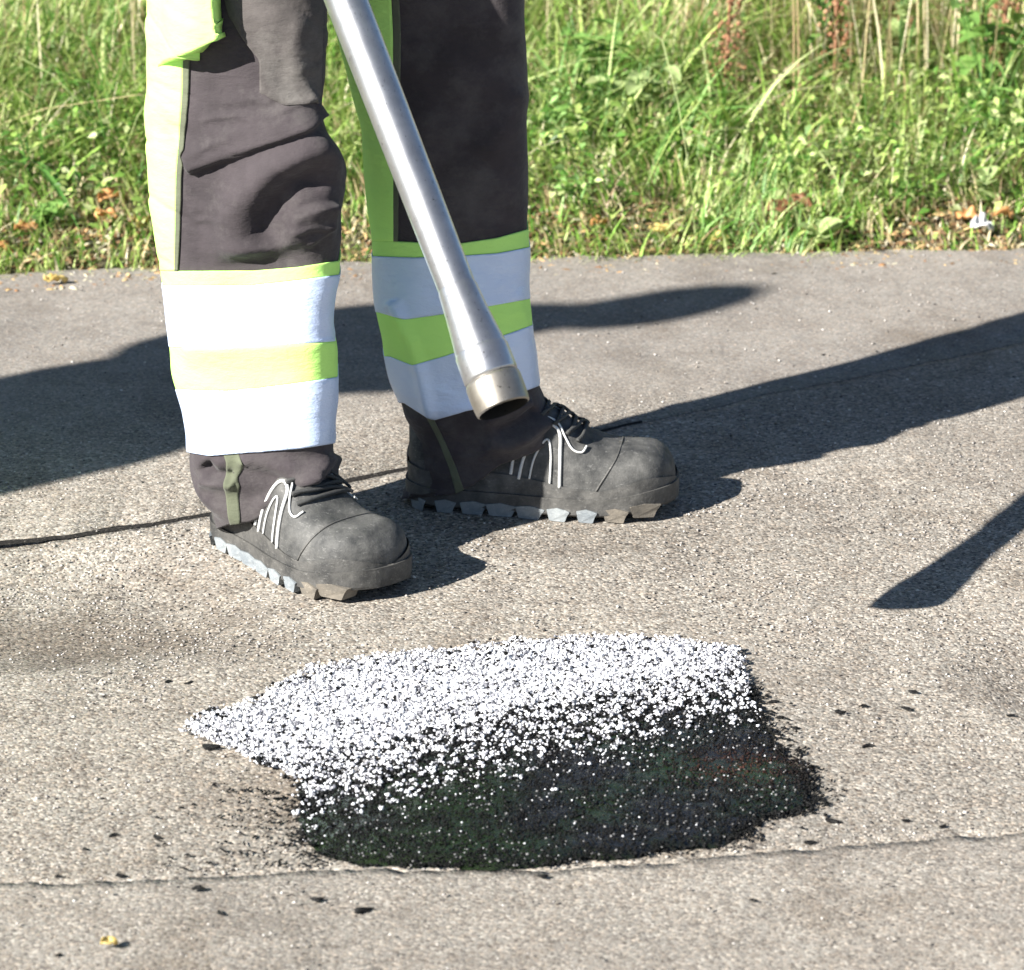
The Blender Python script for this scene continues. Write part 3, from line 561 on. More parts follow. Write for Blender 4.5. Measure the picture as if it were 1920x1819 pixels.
# ------------------------------------------------------------------ shoes
def make_shoe(heel, toe, parent, width=.052, toelift=0.):
    heel = np.array(heel, float); toe = np.array(toe, float); ax = toe-heel; L = np.linalg.norm(ax); ax /= L; sd_ = np.array([-ax[1], ax[0], 0])
    tk = [0, .03, .08, .16, .28, .40, .52, .64, .74, .84, .92, .97, 1.0]
    wk = [.0006, .024, .033, .036, .036, .038, .043, .048, .0500, .0485, .041, .029, .0006]
    hk = [.070, .092, .105, .118, .130, .132, .124, .098, .080, .0745, .069, .057, .034]
    tk0, wk0, hk0 = tk, [.030, .032, .034, .036, .036, .038, .043, .048, .0505, .0500, .0480, .0465, .0450], [.085, .095, .106, .118, .130, .132, .122, .097, .080, .074, .070, .067, .064]
    tk = np.linspace(0, 1, 161); ker = np.hanning(17); ker /= ker.sum()
    sm = lambda v: np.convolve(np.pad(np.interp(tk, tk0, v), 8, mode='edge'), ker, 'valid')
    endw = np.sqrt(np.clip(1-np.clip((tk-.84)/.16, 0, 1)**2.3, 0, 1))*np.sqrt(np.clip(1-np.clip((.10-tk)/.10, 0, 1)**2.2, 0, 1))
    wk = np.maximum(sm(wk0)*endw, .0006); hk = .030+(sm(hk0)-.030)*np.sqrt(np.clip(1-np.clip((tk-.86)/.14, 0, 1)**2.6, 0, 1))**.9
    bend = [0, 0, 0, 0, -.002, -.004, -.005, -.003, 0, .004, .008, .010, .012]
    zb = .024
    def S_(t, ph, off=0.):
        w_ = np.interp(t, tk, wk)*width/.052; h = np.interp(t, tk, hk); lift = .010*sst(.72, 1, t)+.004*(1-sst(0, .12, t))+toelift*t
        c, s = np.cos(ph), np.sin(ph); sq = np.interp(t, [0, .3, .6, 1], [.62, .7, .8, .75])
        y = (w_+off*np.minimum(1, w_/.02))*np.sign(c)*abs(c)**.55*(1-.38*sst(.1, .45, .5-abs(t-.3))*abs(s)**1.3)
        z = zb+lift+(h-zb+off)*abs(s)**sq
        y = y+np.interp(t, tk0, bend)
        ends = off*(sst(.9, 1, t)-(1-sst(0, .1, t)))
        return heel+ax*(np.asarray(t)*L+ends)[..., None]+sd_*y[..., None]+np.array([0, 0, 1])*z[..., None]
    sh = empty('shoe', (0, 0, 0), None, None); sh.parent = parent; sh.location = Vector(tuple((heel+toe)/2))-parent.location
    for kk in ('label', 'category', 'group'):
        if kk in sh: del sh[kk]
    def crease(t, ph, V):
        q = V-(heel+toe)/2; f = np.array([fbm(a[0]*30, a[1]*30, a[2]*30, 2) for a in q.reshape(-1, 3)]).reshape(t.shape)
        return f*.0016
    t = .5-.5*np.cos(np.linspace(0, np.pi, 110)); ph = np.linspace(0, np.pi, 60); T, PH = np.meshgrid(t, ph, indexing='ij')
    V = S_(T, PH); V[..., 2] += crease(T, PH, V)*np.sin(PH)
    for tc, am in ((.60, .002), (.655, .0022), (.70, .0015)):    # flex creases
        V[..., 2] -= am*np.exp(-((T-tc-.02*np.cos(PH*2))/.011)**2)*np.sin(PH)
    upper = mesh('upper', V.reshape(-1, 3), gridf(60, 110), M['leather'], sh)
    # rubber rand: a strip low round the shoe, higher over the toe
    tt = .5-.5*np.cos(np.linspace(0, 1, 120)*np.pi); uu = np.linspace(0, 1, 9); T2, U2 = np.meshgrid(np.concatenate([tt, tt[::-1]]), uu, indexing='ij')
    hi = .14+.16*sst(.70, .93, T2)+.05*(1-sst(0, .08, T2)); ph2 = U2*hi; ph2[120:] = np.pi-ph2[120:]
    mesh('rand', S_(T2, ph2, .0022).reshape(-1, 3), gridf(9, 240), M['rubber'], sh)
    # toe cap seam and side seams
    def line(name, pts, r, mat, off=.0012, n_=40):
        q = smoothpts(np.c_[np.array(pts, float), np.zeros(len(pts))], n_); P_ = S_(q[:, 0], q[:, 1], off)
        return tube(name, P_, r, mat, sh, 6)
    line('toe_seam', [(.72, .12), (.76, .5), (.79, 1.0), (.80, 1.57), (.79, 2.14), (.76, 2.6), (.72, 3.0)], .0011, M['rubber'], .0004)
    line('side_seam', [(.45, .18), (.58, .34), (.74, .36), (.9, .34)], .0009, M['rubber'], .0002)
    line('side_seam', [(.56, .62), (.66, .52), (.80, .48)], .0009, M['rubber'], .0002)
    for f in (lambda p: p, lambda p: np.pi-p):
        for pts in ([(.43, .12), (.455, .42), (.52, .95), (.555, 1.08), (.580, .98), (.585, .6), (.585, .12)], [(.47, .14), (.49, .4), (.535, .72), (.55, .5), (.548, .14)],
                    [(.34, .2), (.35, .35), (.38, .5), (.405, .56), (.41, .4), (.40, .15)],
                    [(.44, 1.2), (.47, 1.0), (.53, 1.2), (.57, 1.24), (.60, 1.0), (.63, .82), (.665, .86), (.68, 1.1)]):
            line('piping', [(a_, f(b__)) for a_, b__ in pts], .0020 if pts[0][0] not in (.44, .47) else .0013, M['piping'], .0014, 60)
    # tongue, eyelets and laces
    for i_, tc in enumerate((.46, .51, .56, .61, .65)):
        line('lace', [(tc, 1.08), (tc+.012, 1.35), (tc+.015, 1.6), (tc+.01, 1.85), (tc-.004, 2.06)], .0026, M['lace'], .003, 24)
        if i_ < 4: line('lace', [(tc, 2.02), (tc+.03, 1.6), (tc+.055, 1.1)], .0022, M['lace'], .0045, 20)
    line('lace', [(.56, 1.5), (.585, 1.2), (.62, 1.0), (.65, 1.1)], .002, M['lace'], .006, 20)
    # collar stub
    # sole
    tt = .5-.5*np.cos(np.linspace(0, np.pi, 90)); U = np.array([1, .995, .93, .0, -.93, -.995, -1.])
    zz = [(.028), (.009), (.006), (.006), (.006), (.009), (.028)]; V = []
    for t_i in tt:
        w_ = np.interp(t_i, tk, wk)*width/.052+.0045; lift = .010*sst(.72, 1, t_i)+.004*(1-sst(0, .12, t_i))+toelift*t_i; b0 = np.interp(t_i, tk0, bend)
        e_ = .004*(sst(.9, 1, t_i)-(1-sst(0, .1, t_i)))
        for u_, z_ in zip(U, zz): V.append(heel+ax*(t_i*L+e_)+sd_*(w_*u_+b0)+np.array([0, 0, z_+lift]))
        V.append(heel+ax*(t_i*L+e_)+sd_*b0+np.array([0, 0, .028+lift]))
    sole = mesh('sole', V, [tuple(f) for f in gridf(8, 90, True)]+[tuple(range(7, -1, -1)), tuple(range(89*8, 90*8))], M['rubber'], sh, smooth=False)
    for i_, tc in enumerate(np.linspace(.045, .90, 9)):
        for s_ in (-1, 1):
            w_ = np.interp(tc, tk, wk)*width/.052+.0052; lift = .010*sst(.72, 1, tc)*.8+toelift*tc; b0 = np.interp(tc, tk0, bend)
            Lh = .0135*(1+.22*math.sin(i_*5.1+s_)); c0 = heel+ax*tc*L+sd_*(b0+s_*w_)
            bm = bmesh.new(); prof = [(-Lh*1.1, .014), (-Lh*.85, .0005), (Lh*.7, -.001), (Lh*.9, .007), (Lh*1.2, .013), (0, .0165)]
            dw = (np.interp(tc+.02, tk, wk)-np.interp(tc-.02, tk, wk))*width/.052/(.04*L); tg = ax+sd_*s_*dw; tg /= np.linalg.norm(tg)
            # lug: a trapezoid block wrapped on the edge of the sole
            A_ = [bm.verts.new(tuple(c0+tg*a_+sd_*s_*(.0005 if z_ > .01 else -.001)+np.array([0, 0, max(z_+lift, .0)]))) for a_, z_ in prof]
            B_ = [bm.verts.new(tuple(c0+tg*a_*.9-sd_*s_*.022+np.array([0, 0, max(z_+lift, .0)]))) for a_, z_ in prof]
            n_ = len(prof); bm.faces.new(A_); bm.faces.new(B_[::-1])
            for q in range(n_): bm.faces.new((A_[q], B_[q], B_[(q+1) % n_], A_[(q+1) % n_]))
            bmesh.ops.recalc_face_normals(bm, faces=bm.faces); bmesh.ops.bevel(bm, geom=list(bm.edges), offset=.0012, segments=1)
            me = bpy.data.meshes.new('lug'); bm.to_mesh(me); bm.free(); me.materials.append(M['lug'] if tc < .75 else M['mud']); link(me, 'tread_lug', sh)
    # sock/ankle stub hidden in the cuff
    tb = heel+ax*L*.22
    tube('collar', [tb+np.array([0, 0, .08]), tb+np.array([0, 0, .13]), tb+np.array([-.0, 0, .17])], [.036, .04, .036], M['leather'], sh, 20)
    return sh
make_shoe((-.318, .085, 0), (-.140, -.120, 0), person, .056)
make_shoe((-.118, .196, 0), (.186, .160, 0), person, .052)

# ------------------------------------------------------------------ bodies (above the frame; they throw the shadows)
def skin(name, pts, edges, root, mat, parent, lv=2, fix=0):
    me = bpy.data.meshes.new(name); me.from_pydata([p[:3] for p in pts], edges, []); me.update()
    me.materials.append(mat); o = link(me, name, parent); sk = o.modifiers.new('skin', 'SKIN')
    for i_, p in enumerate(pts):
        r = p[3]; rr = (r, r) if np.isscalar(r) else r
        me.skin_vertices[0].data[i_].radius = rr; me.skin_vertices[0].data[i_].use_root = (i_ == root)
    sk.use_smooth_shade = True; s_ = o.modifiers.new('sub', 'SUBSURF'); s_.levels = lv; s_.render_levels = lv
    return o
TIP = np.array([-.008, -.436, .322]); LD = np.array([-.3495, .513, .783]); LD = LD/np.linalg.norm(LD)
def lance_at(s_): return TIP+LD*s_
def hand(c, axis, palm_dir, parent_pts, e, root, side):
    """adds a curled hand to the body chains: five fingers bent round a bar running along axis"""
    axis = np.array(axis, float); pd = np.array(palm_dir, float); pd -= axis*(pd@axis); pd /= np.linalg.norm(pd); q = np.cross(axis, pd)
    k0 = len(parent_pts); parent_pts.append((*(c+pd*.045), (.030, .018))); e.append((root, k0))
    for f in range(4):
        a0 = axis*(-.03+.02*f); ln = (.9, 1, .95, .8)[f]; pr = k0
        for an in (-.3, .7, 1.7, 2.6):
            p = c+a0+(pd*math.cos(an)+q*side*math.sin(an))*.036*ln; parent_pts.append((*p, .0095)); e.append((pr, len(parent_pts)-1)); pr = len(parent_pts)-1
    pr = k0
    for an in (-.6, -1.3, -2.0):
        p = c+axis*.045+(pd*math.cos(an)+q*side*math.sin(an))*.036; parent_pts.append((*p, .0105)); e.append((pr, len(parent_pts)-1)); pr = len(parent_pts)-1
h1, h2 = lance_at(.95), lance_at(1.32)
PV = np.array([-.20, .13, .95])
bp = [(*PV, .13), (-.19, .12, 1.10, .125), (-.17, .08, 1.28, (.16, .12)), (-.15, .03, 1.42, (.12, .09)), (-.14, .0, 1.50, .048), (-.13, -.03, 1.56, .05), (-.125, -.045, 1.65, (.082, .095)), (-.125, -.04, 1.73, .07)]
be = [(i_, i_+1) for i_ in range(7)]
def arm(p, e, sh, el, wr_, at):
    k_ = len(p); p += [(*sh, .045), (*el, .045), (*wr_, .03)]; e += [(at, k_), (k_, k_+1), (k_+1, k_+2)]; return k_+2
k_ = arm(bp, be, (-.02, -.02, 1.40), (.03, -.12, 1.16), h1+np.array([.05, -.045, .05]), 3); hand(h1, LD, np.array([.05, -.045, .05]), bp, be, k_, 1)
k_ = arm(bp, be, (-.30, .10, 1.40), (-.40, .02, 1.18), h2+np.array([-.03, -.06, .03]), 3); hand(h2, LD, np.array([-.03, -.06, .03]), bp, be, k_, -1)
for sx, an, hp in ((-1, (-.29, .055, .12), (-.29, .11, .86)), (1, (-.075, .20, .12), (-.09, .2, .86))):
    k_ = len(bp); bp += [(*hp, .068), ((an[0]+hp[0])/2, (an[1]+hp[1])/2, .5, .045), (*an, .034)]; be += [(0, k_), (k_, k_+1), (k_+1, k_+2)]
skin('body', bp, be, 0, M['skin'], person)
def shell(name, secs, mat, parent, n_=56, amp=.006, seed=0., sub=9):
    """garment tube through oval sections (x, y, z, half width, half depth, turn), closed smoothly, wrinkled"""
    secs = np.array(secs, float); Q = np.concatenate([smoothpts(secs[:, :3], sub*(len(secs)-1)+1), smoothpts(secs[:, 3:6], sub*(len(secs)-1)+1)], 1)
    T = np.linspace(0, 2*np.pi, n_, endpoint=False); ax_ = np.gradient(Q[:, :3], axis=0); ax_ /= np.linalg.norm(ax_, axis=1)[:, None]; V = []
    for q, t_ax in zip(Q, ax_):
        ref = np.array([math.cos(q[5]), math.sin(q[5]), 0]); e1 = ref-t_ax*(ref@t_ax)
        if np.linalg.norm(e1) < .2: e1 = np.cross(t_ax, [0, 1, 0])
        e1 /= np.linalg.norm(e1); e2 = np.cross(t_ax, e1)
        for t in T:
            d_ = math.cos(t)*e1*q[3]+math.sin(t)*e2*q[4]; p = q[:3]+d_; k_ = fbm(p[0]*7+seed, p[1]*7, p[2]*16, 3)*amp; V.append(p+d_/np.linalg.norm(d_)*k_)
    m = len(Q); V += [V[i_]*.9+Q[0, :3]*.1+ax_[0]*.006 for i_ in range(n_)]    # turned-in hem
    Fc = [tuple(f) for f in gridf(n_, m, True)]+[(m*n_+i_, m*n_+(i_+1) % n_, (i_+1) % n_, i_) for i_ in range(n_)]
    Fc.append(tuple(range((m-1)*n_, m*n_)))
    return mesh(name, V, Fc, mat, parent)
shell('trouser_seat', [(-.19, .135, .74, .205, .115, .45), (-.19, .135, .84, .205, .135, .42), (-.195, .135, .95, .19, .135, .4), (-.195, .13, 1.04, .165, .12, .4)], M['charcoal'], person)
shell('jacket', [(-.195, .13, .93, .200, .152, .4), (-.19, .12, 1.05, .185, .142, .3), (-.18, .09, 1.2, .195, .145, .15), (-.165, .055, 1.33, .205, .14, .05), (-.155, .03, 1.42, .165, .11, 0), (-.148, .015, 1.47, .085, .075, 0), (-.145, .01, 1.50, .066, .062, 0)], M['yellow'], person)
shell('jacket_hem_tape', [(-.192, .125, .985, .202, .156, .38), (-.19, .12, 1.04, .194, .152, .32)], M['tape'], person, amp=.002)
def sleeve(parent, sh_, el, wr__, r0=.075):
    sh_, el, wr__ = map(np.array, (sh_, el, wr__)); shell('sleeve', [(*(wr__), r0*.62, r0*.62, 0), (*((wr__+el)/2), r0*.75, r0*.75, 0), (*el, r0*.88, r0*.88, 0), (*((el+sh_)/2), r0, r0, 0), (*sh_, r0*1.1, r0*1.1, 0), (*(sh_+(sh_-el)/np.linalg.norm(sh_-el)*.05), r0*.8, r0*.8, 0)], M['yellow'], parent, 28, .006, 2.)
sleeve(person, (-.03, -.01, 1.40), (.03, -.12, 1.16), h1+np.array([.055, -.05, .06]))
sleeve(person, (-.31, .09, 1.40), (-.40, .02, 1.18), h2+np.array([-.03, -.065, .03]))
def helmet(c, r, parent):
    T = np.linspace(0, np.pi*.52, 14); A = np.linspace(0, 2*np.pi, 32, endpoint=False); V = []
    for t in T:
        for a in A: V.append((c[0]+r*math.sin(t)*math.cos(a), c[1]+r*1.12*math.sin(t)*math.sin(a), c[2]+r*.95*math.cos(t)))
    for a in A: V.append((c[0]+r*1.18*math.cos(a), c[1]+r*(1.12+.25*max(0, -math.sin(a))+.08)*math.sin(a), c[2]-.02))
    mesh('helmet', V, gridf(32, 15, True), M['helmet'], parent).modifiers.new('thickness', 'SOLIDIFY').thickness = .004
helmet((-.125, -.045, 1.70), .115, person)

# second worker beside the scene, arm raised, whose long shadow crosses the path behind the legs
def shp(u_, v_, h): g = G(u_, v_); q = g+TOSUN/TOSUN[2]*h; return q
W2 = (-2.25, -.68, 0)
person2 = empty('person', W2, 'second road worker, hand raised, beyond the picture edge, throwing the long shadow behind the legs', 'person')
hd = shp(690, 700, 1.68); nk = shp(500, 712, 1.50); shl = shp(330, 735, 1.38); ch = shp(150, 762, 1.28)
hips = np.array([-2.26, -.70, .98]); wr2 = shp(1000, 602, 1.86); kn = shp(1180, 585, 1.94); ft = shp(1425, 541, 2.06)
b2 = [(*hips, .12), (*(hips*.6+ch*.4), .115), (*ch, (.11, .13)), (*(ch*.4+nk*.6), .10), (*nk, .06), (*(nk*.5+hd*.5), .06), (*hd, (.085, .095)), (*(hd+[0, 0, .07]), .075)]
e2 = [(i_, i_+1) for i_ in range(7)]
sR = ch+np.array([.05, .15, .10]); eR = (sR+wr2)/2+np.array([-.02, .10, -.03])
k0 = len(b2); b2 += [(*sR, .058), (*eR, .042), (*wr2, .028), (*kn, (.042, .022))]; e2 += [(3, k0), (k0, k0+1), (k0+1, k0+2), (k0+2, k0+3)]
sd2 = np.array([.57, -.82, 0])
for f, ln in zip((-1.4, -.45, .5, 1.35), (.86, 1, .97, .8)):
    a_ = kn+sd2*.014*f; z_ = kn+(ft-kn)*ln+sd2*.007*f; k1 = len(b2); b2 += [(*a_, .0105), (*((a_+z_)/2), .0095), (*z_, .0075)]; e2 += [(k0+3, k1), (k1, k1+1), (k1+1, k1+2)]
k1 = len(b2); b2 += [(*(wr2*.6+kn*.4+sd2*.035), .012), (*(kn+sd2*.048), .010)]; e2 += [(k0+2, k1), (k1, k1+1)]
sL = ch+np.array([-.05, -.21, .08]); eL = sL+np.array([.0, -.04, -.28]); wL = eL+np.array([.12, .02, -.20])
k2 = len(b2); b2 += [(*sL, .058), (*eL, .042), (*wL, .028), (*(wL+[.04, 0, -.07]), (.035, .018))]; e2 += [(3, k2), (k2, k2+1), (k2+1, k2+2), (k2+2, k2+3)]
for f in range(4): b2.append((*(wL+[.05, -.024+.016*f, -.15]), .009)); e2.append((k2+3, len(b2)-1))
b2.append((*(wL+[.09, -.02, -.11]), .010)); e2.append((k2+3, len(b2)-1))
for s_ in (-1, 1):
    k3 = len(b2); b2 += [(*(hips+[.02*s_, .09*s_, -.1]), .085), (hips[0]+.02*s_, hips[1]+.11*s_, .48, .055), (hips[0]+.02*s_, hips[1]+.12*s_, .08, .04), (hips[0]+.02*s_+.14, hips[1]+.12*s_, .04, .035)]; e2 += [(0, k3), (k3, k3+1), (k3+1, k3+2), (k3+2, k3+3)]
skin('body', b2, e2, 0, M['skin'], person2)
gd = ft-kn; skin('glove', [(*(wr2*.9+kn*.1), .046), (*kn, .070), (*(kn+gd*.4), .070), (*(kn+gd*.72), .055), (*(ft+gd*.06), .020)], [(0, 1), (1, 2), (2, 3), (3, 4)], 0, M['charcoal'], person2)
shell('jacket', [(*(hips-[0, 0, .06]), .15, .165, 0), (*(hips*.6+ch*.4), .14, .16, 0), (*ch, .14, .17, 0), (*(ch*.55+nk*.45), .115, .14, 0), (*(ch*.2+nk*.8), .08, .085, 0), (*nk, .07, .07, 0)], M['yellow'], person2)
sleeve(person2, sR, eR+np.array([0, -.05, 0]), wr2*.95+eR*.05, .098); sleeve(person2, sL, eL, wL)
shell('trousers', [(hips[0], hips[1], .70, .12, .17, 0), (hips[0], hips[1], .84, .13, .175, 0), (hips[0], hips[1], 1.0, .12, .15, 0)], M['charcoal'], person2)
for s_ in (-1, 1): shell('trouser_leg', [(hips[0]+.02*s_, hips[1]+.12*s_, .04, .075, .075, 0), (hips[0]+.02*s_, hips[1]+.115*s_, .3, .08, .08, 0), (hips[0]+.02*s_, hips[1]+.10*s_, .55, .09, .085, 0), (hips[0]+.02*s_, hips[1]+.09*s_, .80, .10, .09, 0)], M['charcoal'], person2, 32, .008)
for s_ in (-1, 1):
    make_shoe((hips[0]+.02*s_-.08, hips[1]+.12*s_, 0), (hips[0]+.02*s_+.21, hips[1]+.12*s_-.03, 0), person2)
hv, hf = [], None
for t in np.linspace(0, np.pi*.55, 10):
    for a in np.linspace(0, 2*np.pi, 24, endpoint=False): hv.append((hd[0]-.01+.098*math.sin(t)*math.cos(a), hd[1]+.098*math.sin(t)*math.sin(a), hd[2]+.03+.10*math.cos(t)+.004*math.sin(9*a)))
mesh('knit_cap', hv, gridf(24, 10, True), M['charcoal'], person2)

# ------------------------------------------------------------------ the lance
lance = empty('spray_lance', tuple(TIP), 'long bare steel pipe with a collared nozzle slanting down in front of the legs', 'lance')
def lathe(name, prof, mat, n_=64, bumpy=0.):
    a = np.cross(LD, [0, 0, 1]); a /= np.linalg.norm(a); b_ = np.cross(LD, a); V = []
    T = np.linspace(0, 2*np.pi, n_, endpoint=False)
    for s_, r in prof: V.append(TIP+LD*s_+r*(np.cos(T)[:, None]*a+np.sin(T)[:, None]*b_))
    o = mesh(name, np.concatenate(V), gridf(n_, len(prof), True), mat, lance); md = o.modifiers.new('edges', 'EDGE_SPLIT'); md.split_angle = math.radians(40); return o
R0 = .0232
lathe('pipe', [(.055, .0150), (.052, .0180), (.2, .0192), (.4, .0206), (.8, .0228), (1.2, .0232), (1.55, .0232), (1.552, .0205), (1.54, .0203), (.058, .0150)], M['steel'])
lathe('gusset', [(.132, .0184), (.128, .0196), (.105, .0212), (.080, .0238), (.066, .0256), (.056, .0256)], M['steel'])
lathe('collar', [(.064, .0225), (.064, .0255), (.061, .0268), (.036, .0272), (.034, .0266), (.033, .0252)], M['steel'])
lathe('nozzle_ring', [(.0335, .0245), (.0315, .0270), (.029, .0277), (.016, .0278), (.006, .0274), (.001, .0268), (-.0002, .0250)], M['brass'])
lathe('bore', [(-.0002, .0250), (.002, .0240), (.012, .0232), (.03, .022), (.045, .018), (.046, .002)], M['inside'])

# ------------------------------------------------------------------ verge vegetation
def blades(name, root, h, wid, az, lean, cols, mat, label, cat, curl=1.0):
    n = len(root); K = 5; t = np.linspace(0, 1, K+1)
    d = np.stack([np.cos(az), np.sin(az), 0*az], -1); side = np.stack([-np.sin(az+rng.normal(0, .5, n)), np.cos(az), 0*az], -1)
    V = np.zeros((n, 2*K+1, 3)); C_ = np.zeros((n, 2*K+1, 3))
    for i_ in range(K+1):
        s_ = t[i_]; ang_ = lean*(s_**curl); hor = h*lean*.9*s_**(1+curl*.8); ver = h*s_*np.cos(np.clip(ang_*.75, 0, 2.2))
        c = root+d*hor[:, None]; c[:, 2] += ver
        w_ = wid*(1-s_**1.6)*.5
        if i_ < K: V[:, 2*i_] = c-side*w_[:, None]; V[:, 2*i_+1] = c+side*w_[:, None]; C_[:, 2*i_] = C_[:, 2*i_+1] = cols
        else: V[:, 2*K] = c; C_[:, 2*K] = cols
    q = []
    for i_ in range(K-1): a_ = 2*i_; q += [(a_, a_+1, a_+3), (a_, a_+3, a_+2)]
    q.append((2*K-2, 2*K-1, 2*K)); Fb = np.array(q)
    Fc = (Fb[None]+(np.arange(n)*(2*K+1))[:, None, None]).reshape(-1, 3)
    o = mesh(name, V.reshape(-1, 3), Fc, mat, smooth=True, cols=C_.reshape(-1, 3)); return tag(o, label, cat, kind='stuff')
def vroots(n, x0, x1, d0, d1, pw=1.):
    x = rng.uniform(x0, x1, n); d = d0+(d1-d0)*rng.random(n)**pw; y = yline(verge, x)+d; z = vz(x, y)-.004
    return np.stack([x, y, z], -1), d
pal_g = np.array([(.22, .40, .07), (.33, .51, .11), (.11, .25, .04), (.46, .58, .17), (.56, .64, .28), (.32, .52, .17)])
pal_d = np.array([(.60, .50, .30), (.70, .60, .38), (.46, .32, .19), (.62, .50, .28), (.74, .66, .46)])
def tuft(P, s, k): return np.array([noise.noise(Vector((p[0]*s, p[1]*s, k))) for p in P])
def field(name, n, d0, d1, pw, h0, h1, w0, w1, green, label, xr=(-1.7, 1.9), leanr=(.2, 1.3), clump=0., zone=None):
    R, d = vroots(n, *xr, d0, d1, pw); c = tuft(R, 4.2, 1.); c2 = tuft(R, 11, 4.)
    if zone is not None: kp = rng.random(len(R)) < zone(R, d); R, d, c, c2 = R[kp], d[kp], c[kp], c2[kp]
    n = len(R); g = rng.random(n) < np.clip(green+.5*c+.25*c2, .02, .98)
    cols = np.where(g[:, None], pal_g[np.clip((rng.random(n)*4+(c+.3)*2.5).astype(int), 0, 5)], pal_d[rng.integers(0, 5, n)])*rng.uniform(.75, 1.25, (n, 1))
    h = rng.uniform(h0, h1, n)*(1+.9*c2+.6*c)*np.clip(.3+d*1.6, .35, 1.25); az = np.where(rng.random(n) < .55, 5.*c+rng.normal(-1.2, .9, n), rng.random(n)*6.28)
    blades(name, R, np.clip(h, .015, 1.2), rng.uniform(w0, w1, n), az, rng.uniform(*leanr, n)+np.clip(c2, 0, 1)*.5, cols, M['grass'], label, 'grass')
rightness = lambda R: sst(-.1, .7, R[:, 0])
field('verge_grass', 70000, .0, 2.4, 1.25, .05, .17, .0022, .0058, .74, 'tangled green and straw grass covering the verge behind the path')
field('edge_grass', 20000, -.02, .40, 1.4, .02, .06, .0018, .0045, .58, 'short yellowing grass creeping over the edge of the path', leanr=(.5, 1.6))
field('lush_grass', 6000, .2, 2.3, 1., .14, .30, .004, .008, .92, 'long lush green grass arching on the verge', leanr=(.5, 1.7), zone=lambda R, d: np.clip(1-rightness(R)*.75+tuft(R, 2.2, 8.)*.9, 0, 1))
field('dry_grass', 21000, .34, 2.9, .8, .22, .6, .002, .0042, -.05, 'tall straw coloured dead grass standing at the back of the verge', leanr=(.02, .45), zone=lambda R, d: np.clip((.12+1.1*rightness(R)+tuft(R, 3, 3.)*.8)*sst(.36, .62, d), 0, 1))
field('far_grass', 22000, 2.2, 9, 1., .25, .6, .006, .014, .6, 'taller rough grass further back on the verge', xr=(-5, 5))
field('side_grass', 14000, 0, 2.2, 1., .1, .25, .004, .008, .75, 'verge grass continuing beside the view', xr=(1.9, 4.5))
field('side_grass', 14000, 0, 2.2, 1., .1, .25, .004, .008, .75, 'verge grass continuing on the other side of the view', xr=(-4.5, -1.7))
def leaflets(name, n, label, xr, d0, d1, h, s0, s1, zone):
    R, d = vroots(n*3, *xr, d0, d1, 1.1); c = tuft(R, 7, 12.); kp = rng.random(len(R)) < zone(R, d, c); R, c = R[kp][:n], c[kp][:n]; n = len(R)
    R[:, 2] += rng.random(n)**.7*h*(.5+np.clip(c+.5, 0, 1.2)); sz = rng.uniform(s0, s1, n); a = rng.random(n)*6.28
    B = np.array([(-1, 0, 0), (-.2, .55, .22), (1, 0, -.15), (-.2, -.55, .22), (.1, 0, .02)])
    V = B[None]*sz[:, None, None]*np.array([1, 1, 1]); tl = rng.uniform(-.9, .5, n)[:, None]; x, z = V[:, :, 0]*np.cos(tl)-V[:, :, 2]*np.sin(tl), V[:, :, 0]*np.sin(tl)+V[:, :, 2]*np.cos(tl)
    y = V[:, :, 1]; tr = rng.normal(0, .5, n)[:, None]; y, z = y*np.cos(tr)-z*np.sin(tr), y*np.sin(tr)+z*np.cos(tr)
    ca, sa = np.cos(a)[:, None], np.sin(a)[:, None]; V = np.stack([x*ca-y*sa+R[:, None, 0], x*sa+y*ca+R[:, None, 1], z+R[:, None, 2]], -1)
    Fb = np.array([(0, 4, 1), (1, 4, 2), (0, 3, 4), (3, 2, 4)]); Fc = (Fb[None]+(np.arange(n)*5)[:, None, None]).reshape(-1, 3)
    cols = pal_g[np.clip((rng.random(n)*4+(c+.3)*2).astype(int), 0, 5)]*rng.uniform(.45, 1.15, (n, 1))
    tag(mesh(name, V.reshape(-1, 3), Fc, M['grass'], cols=np.repeat(cols, 5, 0)), label, 'ground cover', kind='stuff')
leaflets('leafy_ground_cover', 22000, 'small bright green leaves of low weeds mixed through the verge grass', (-1.6, 1.8), .03, 1.6, .10, .004, .011, lambda R, d, c: np.clip(.28+1.1*c, .03, 1)*np.where((R[:, 0] > .2) & (d > .45), .5, 1))
# dead litter at the edge of the path
R, d = vroots(4600, -1.0, 1.2, -.085, .16, 1.1); R[:, 2] += .006; k = len(R)
o = flecks('leaf_litter', R, rng.uniform(.006, .02, k), rng.uniform(.003, .008, k), rng.uniform(.001, .006, k), np.array([(.40, .25, .12), (.28, .15, .07), (.5, .36, .17), (.2, .12, .06), (.46, .42, .3)])[rng.integers(0, 5, k)]*rng.uniform(.7, 1.2, (k, 1)), M['stone']); tag(o, 'crumbled dead leaves and straw along the edge of the path', 'leaf litter', kind='stuff')

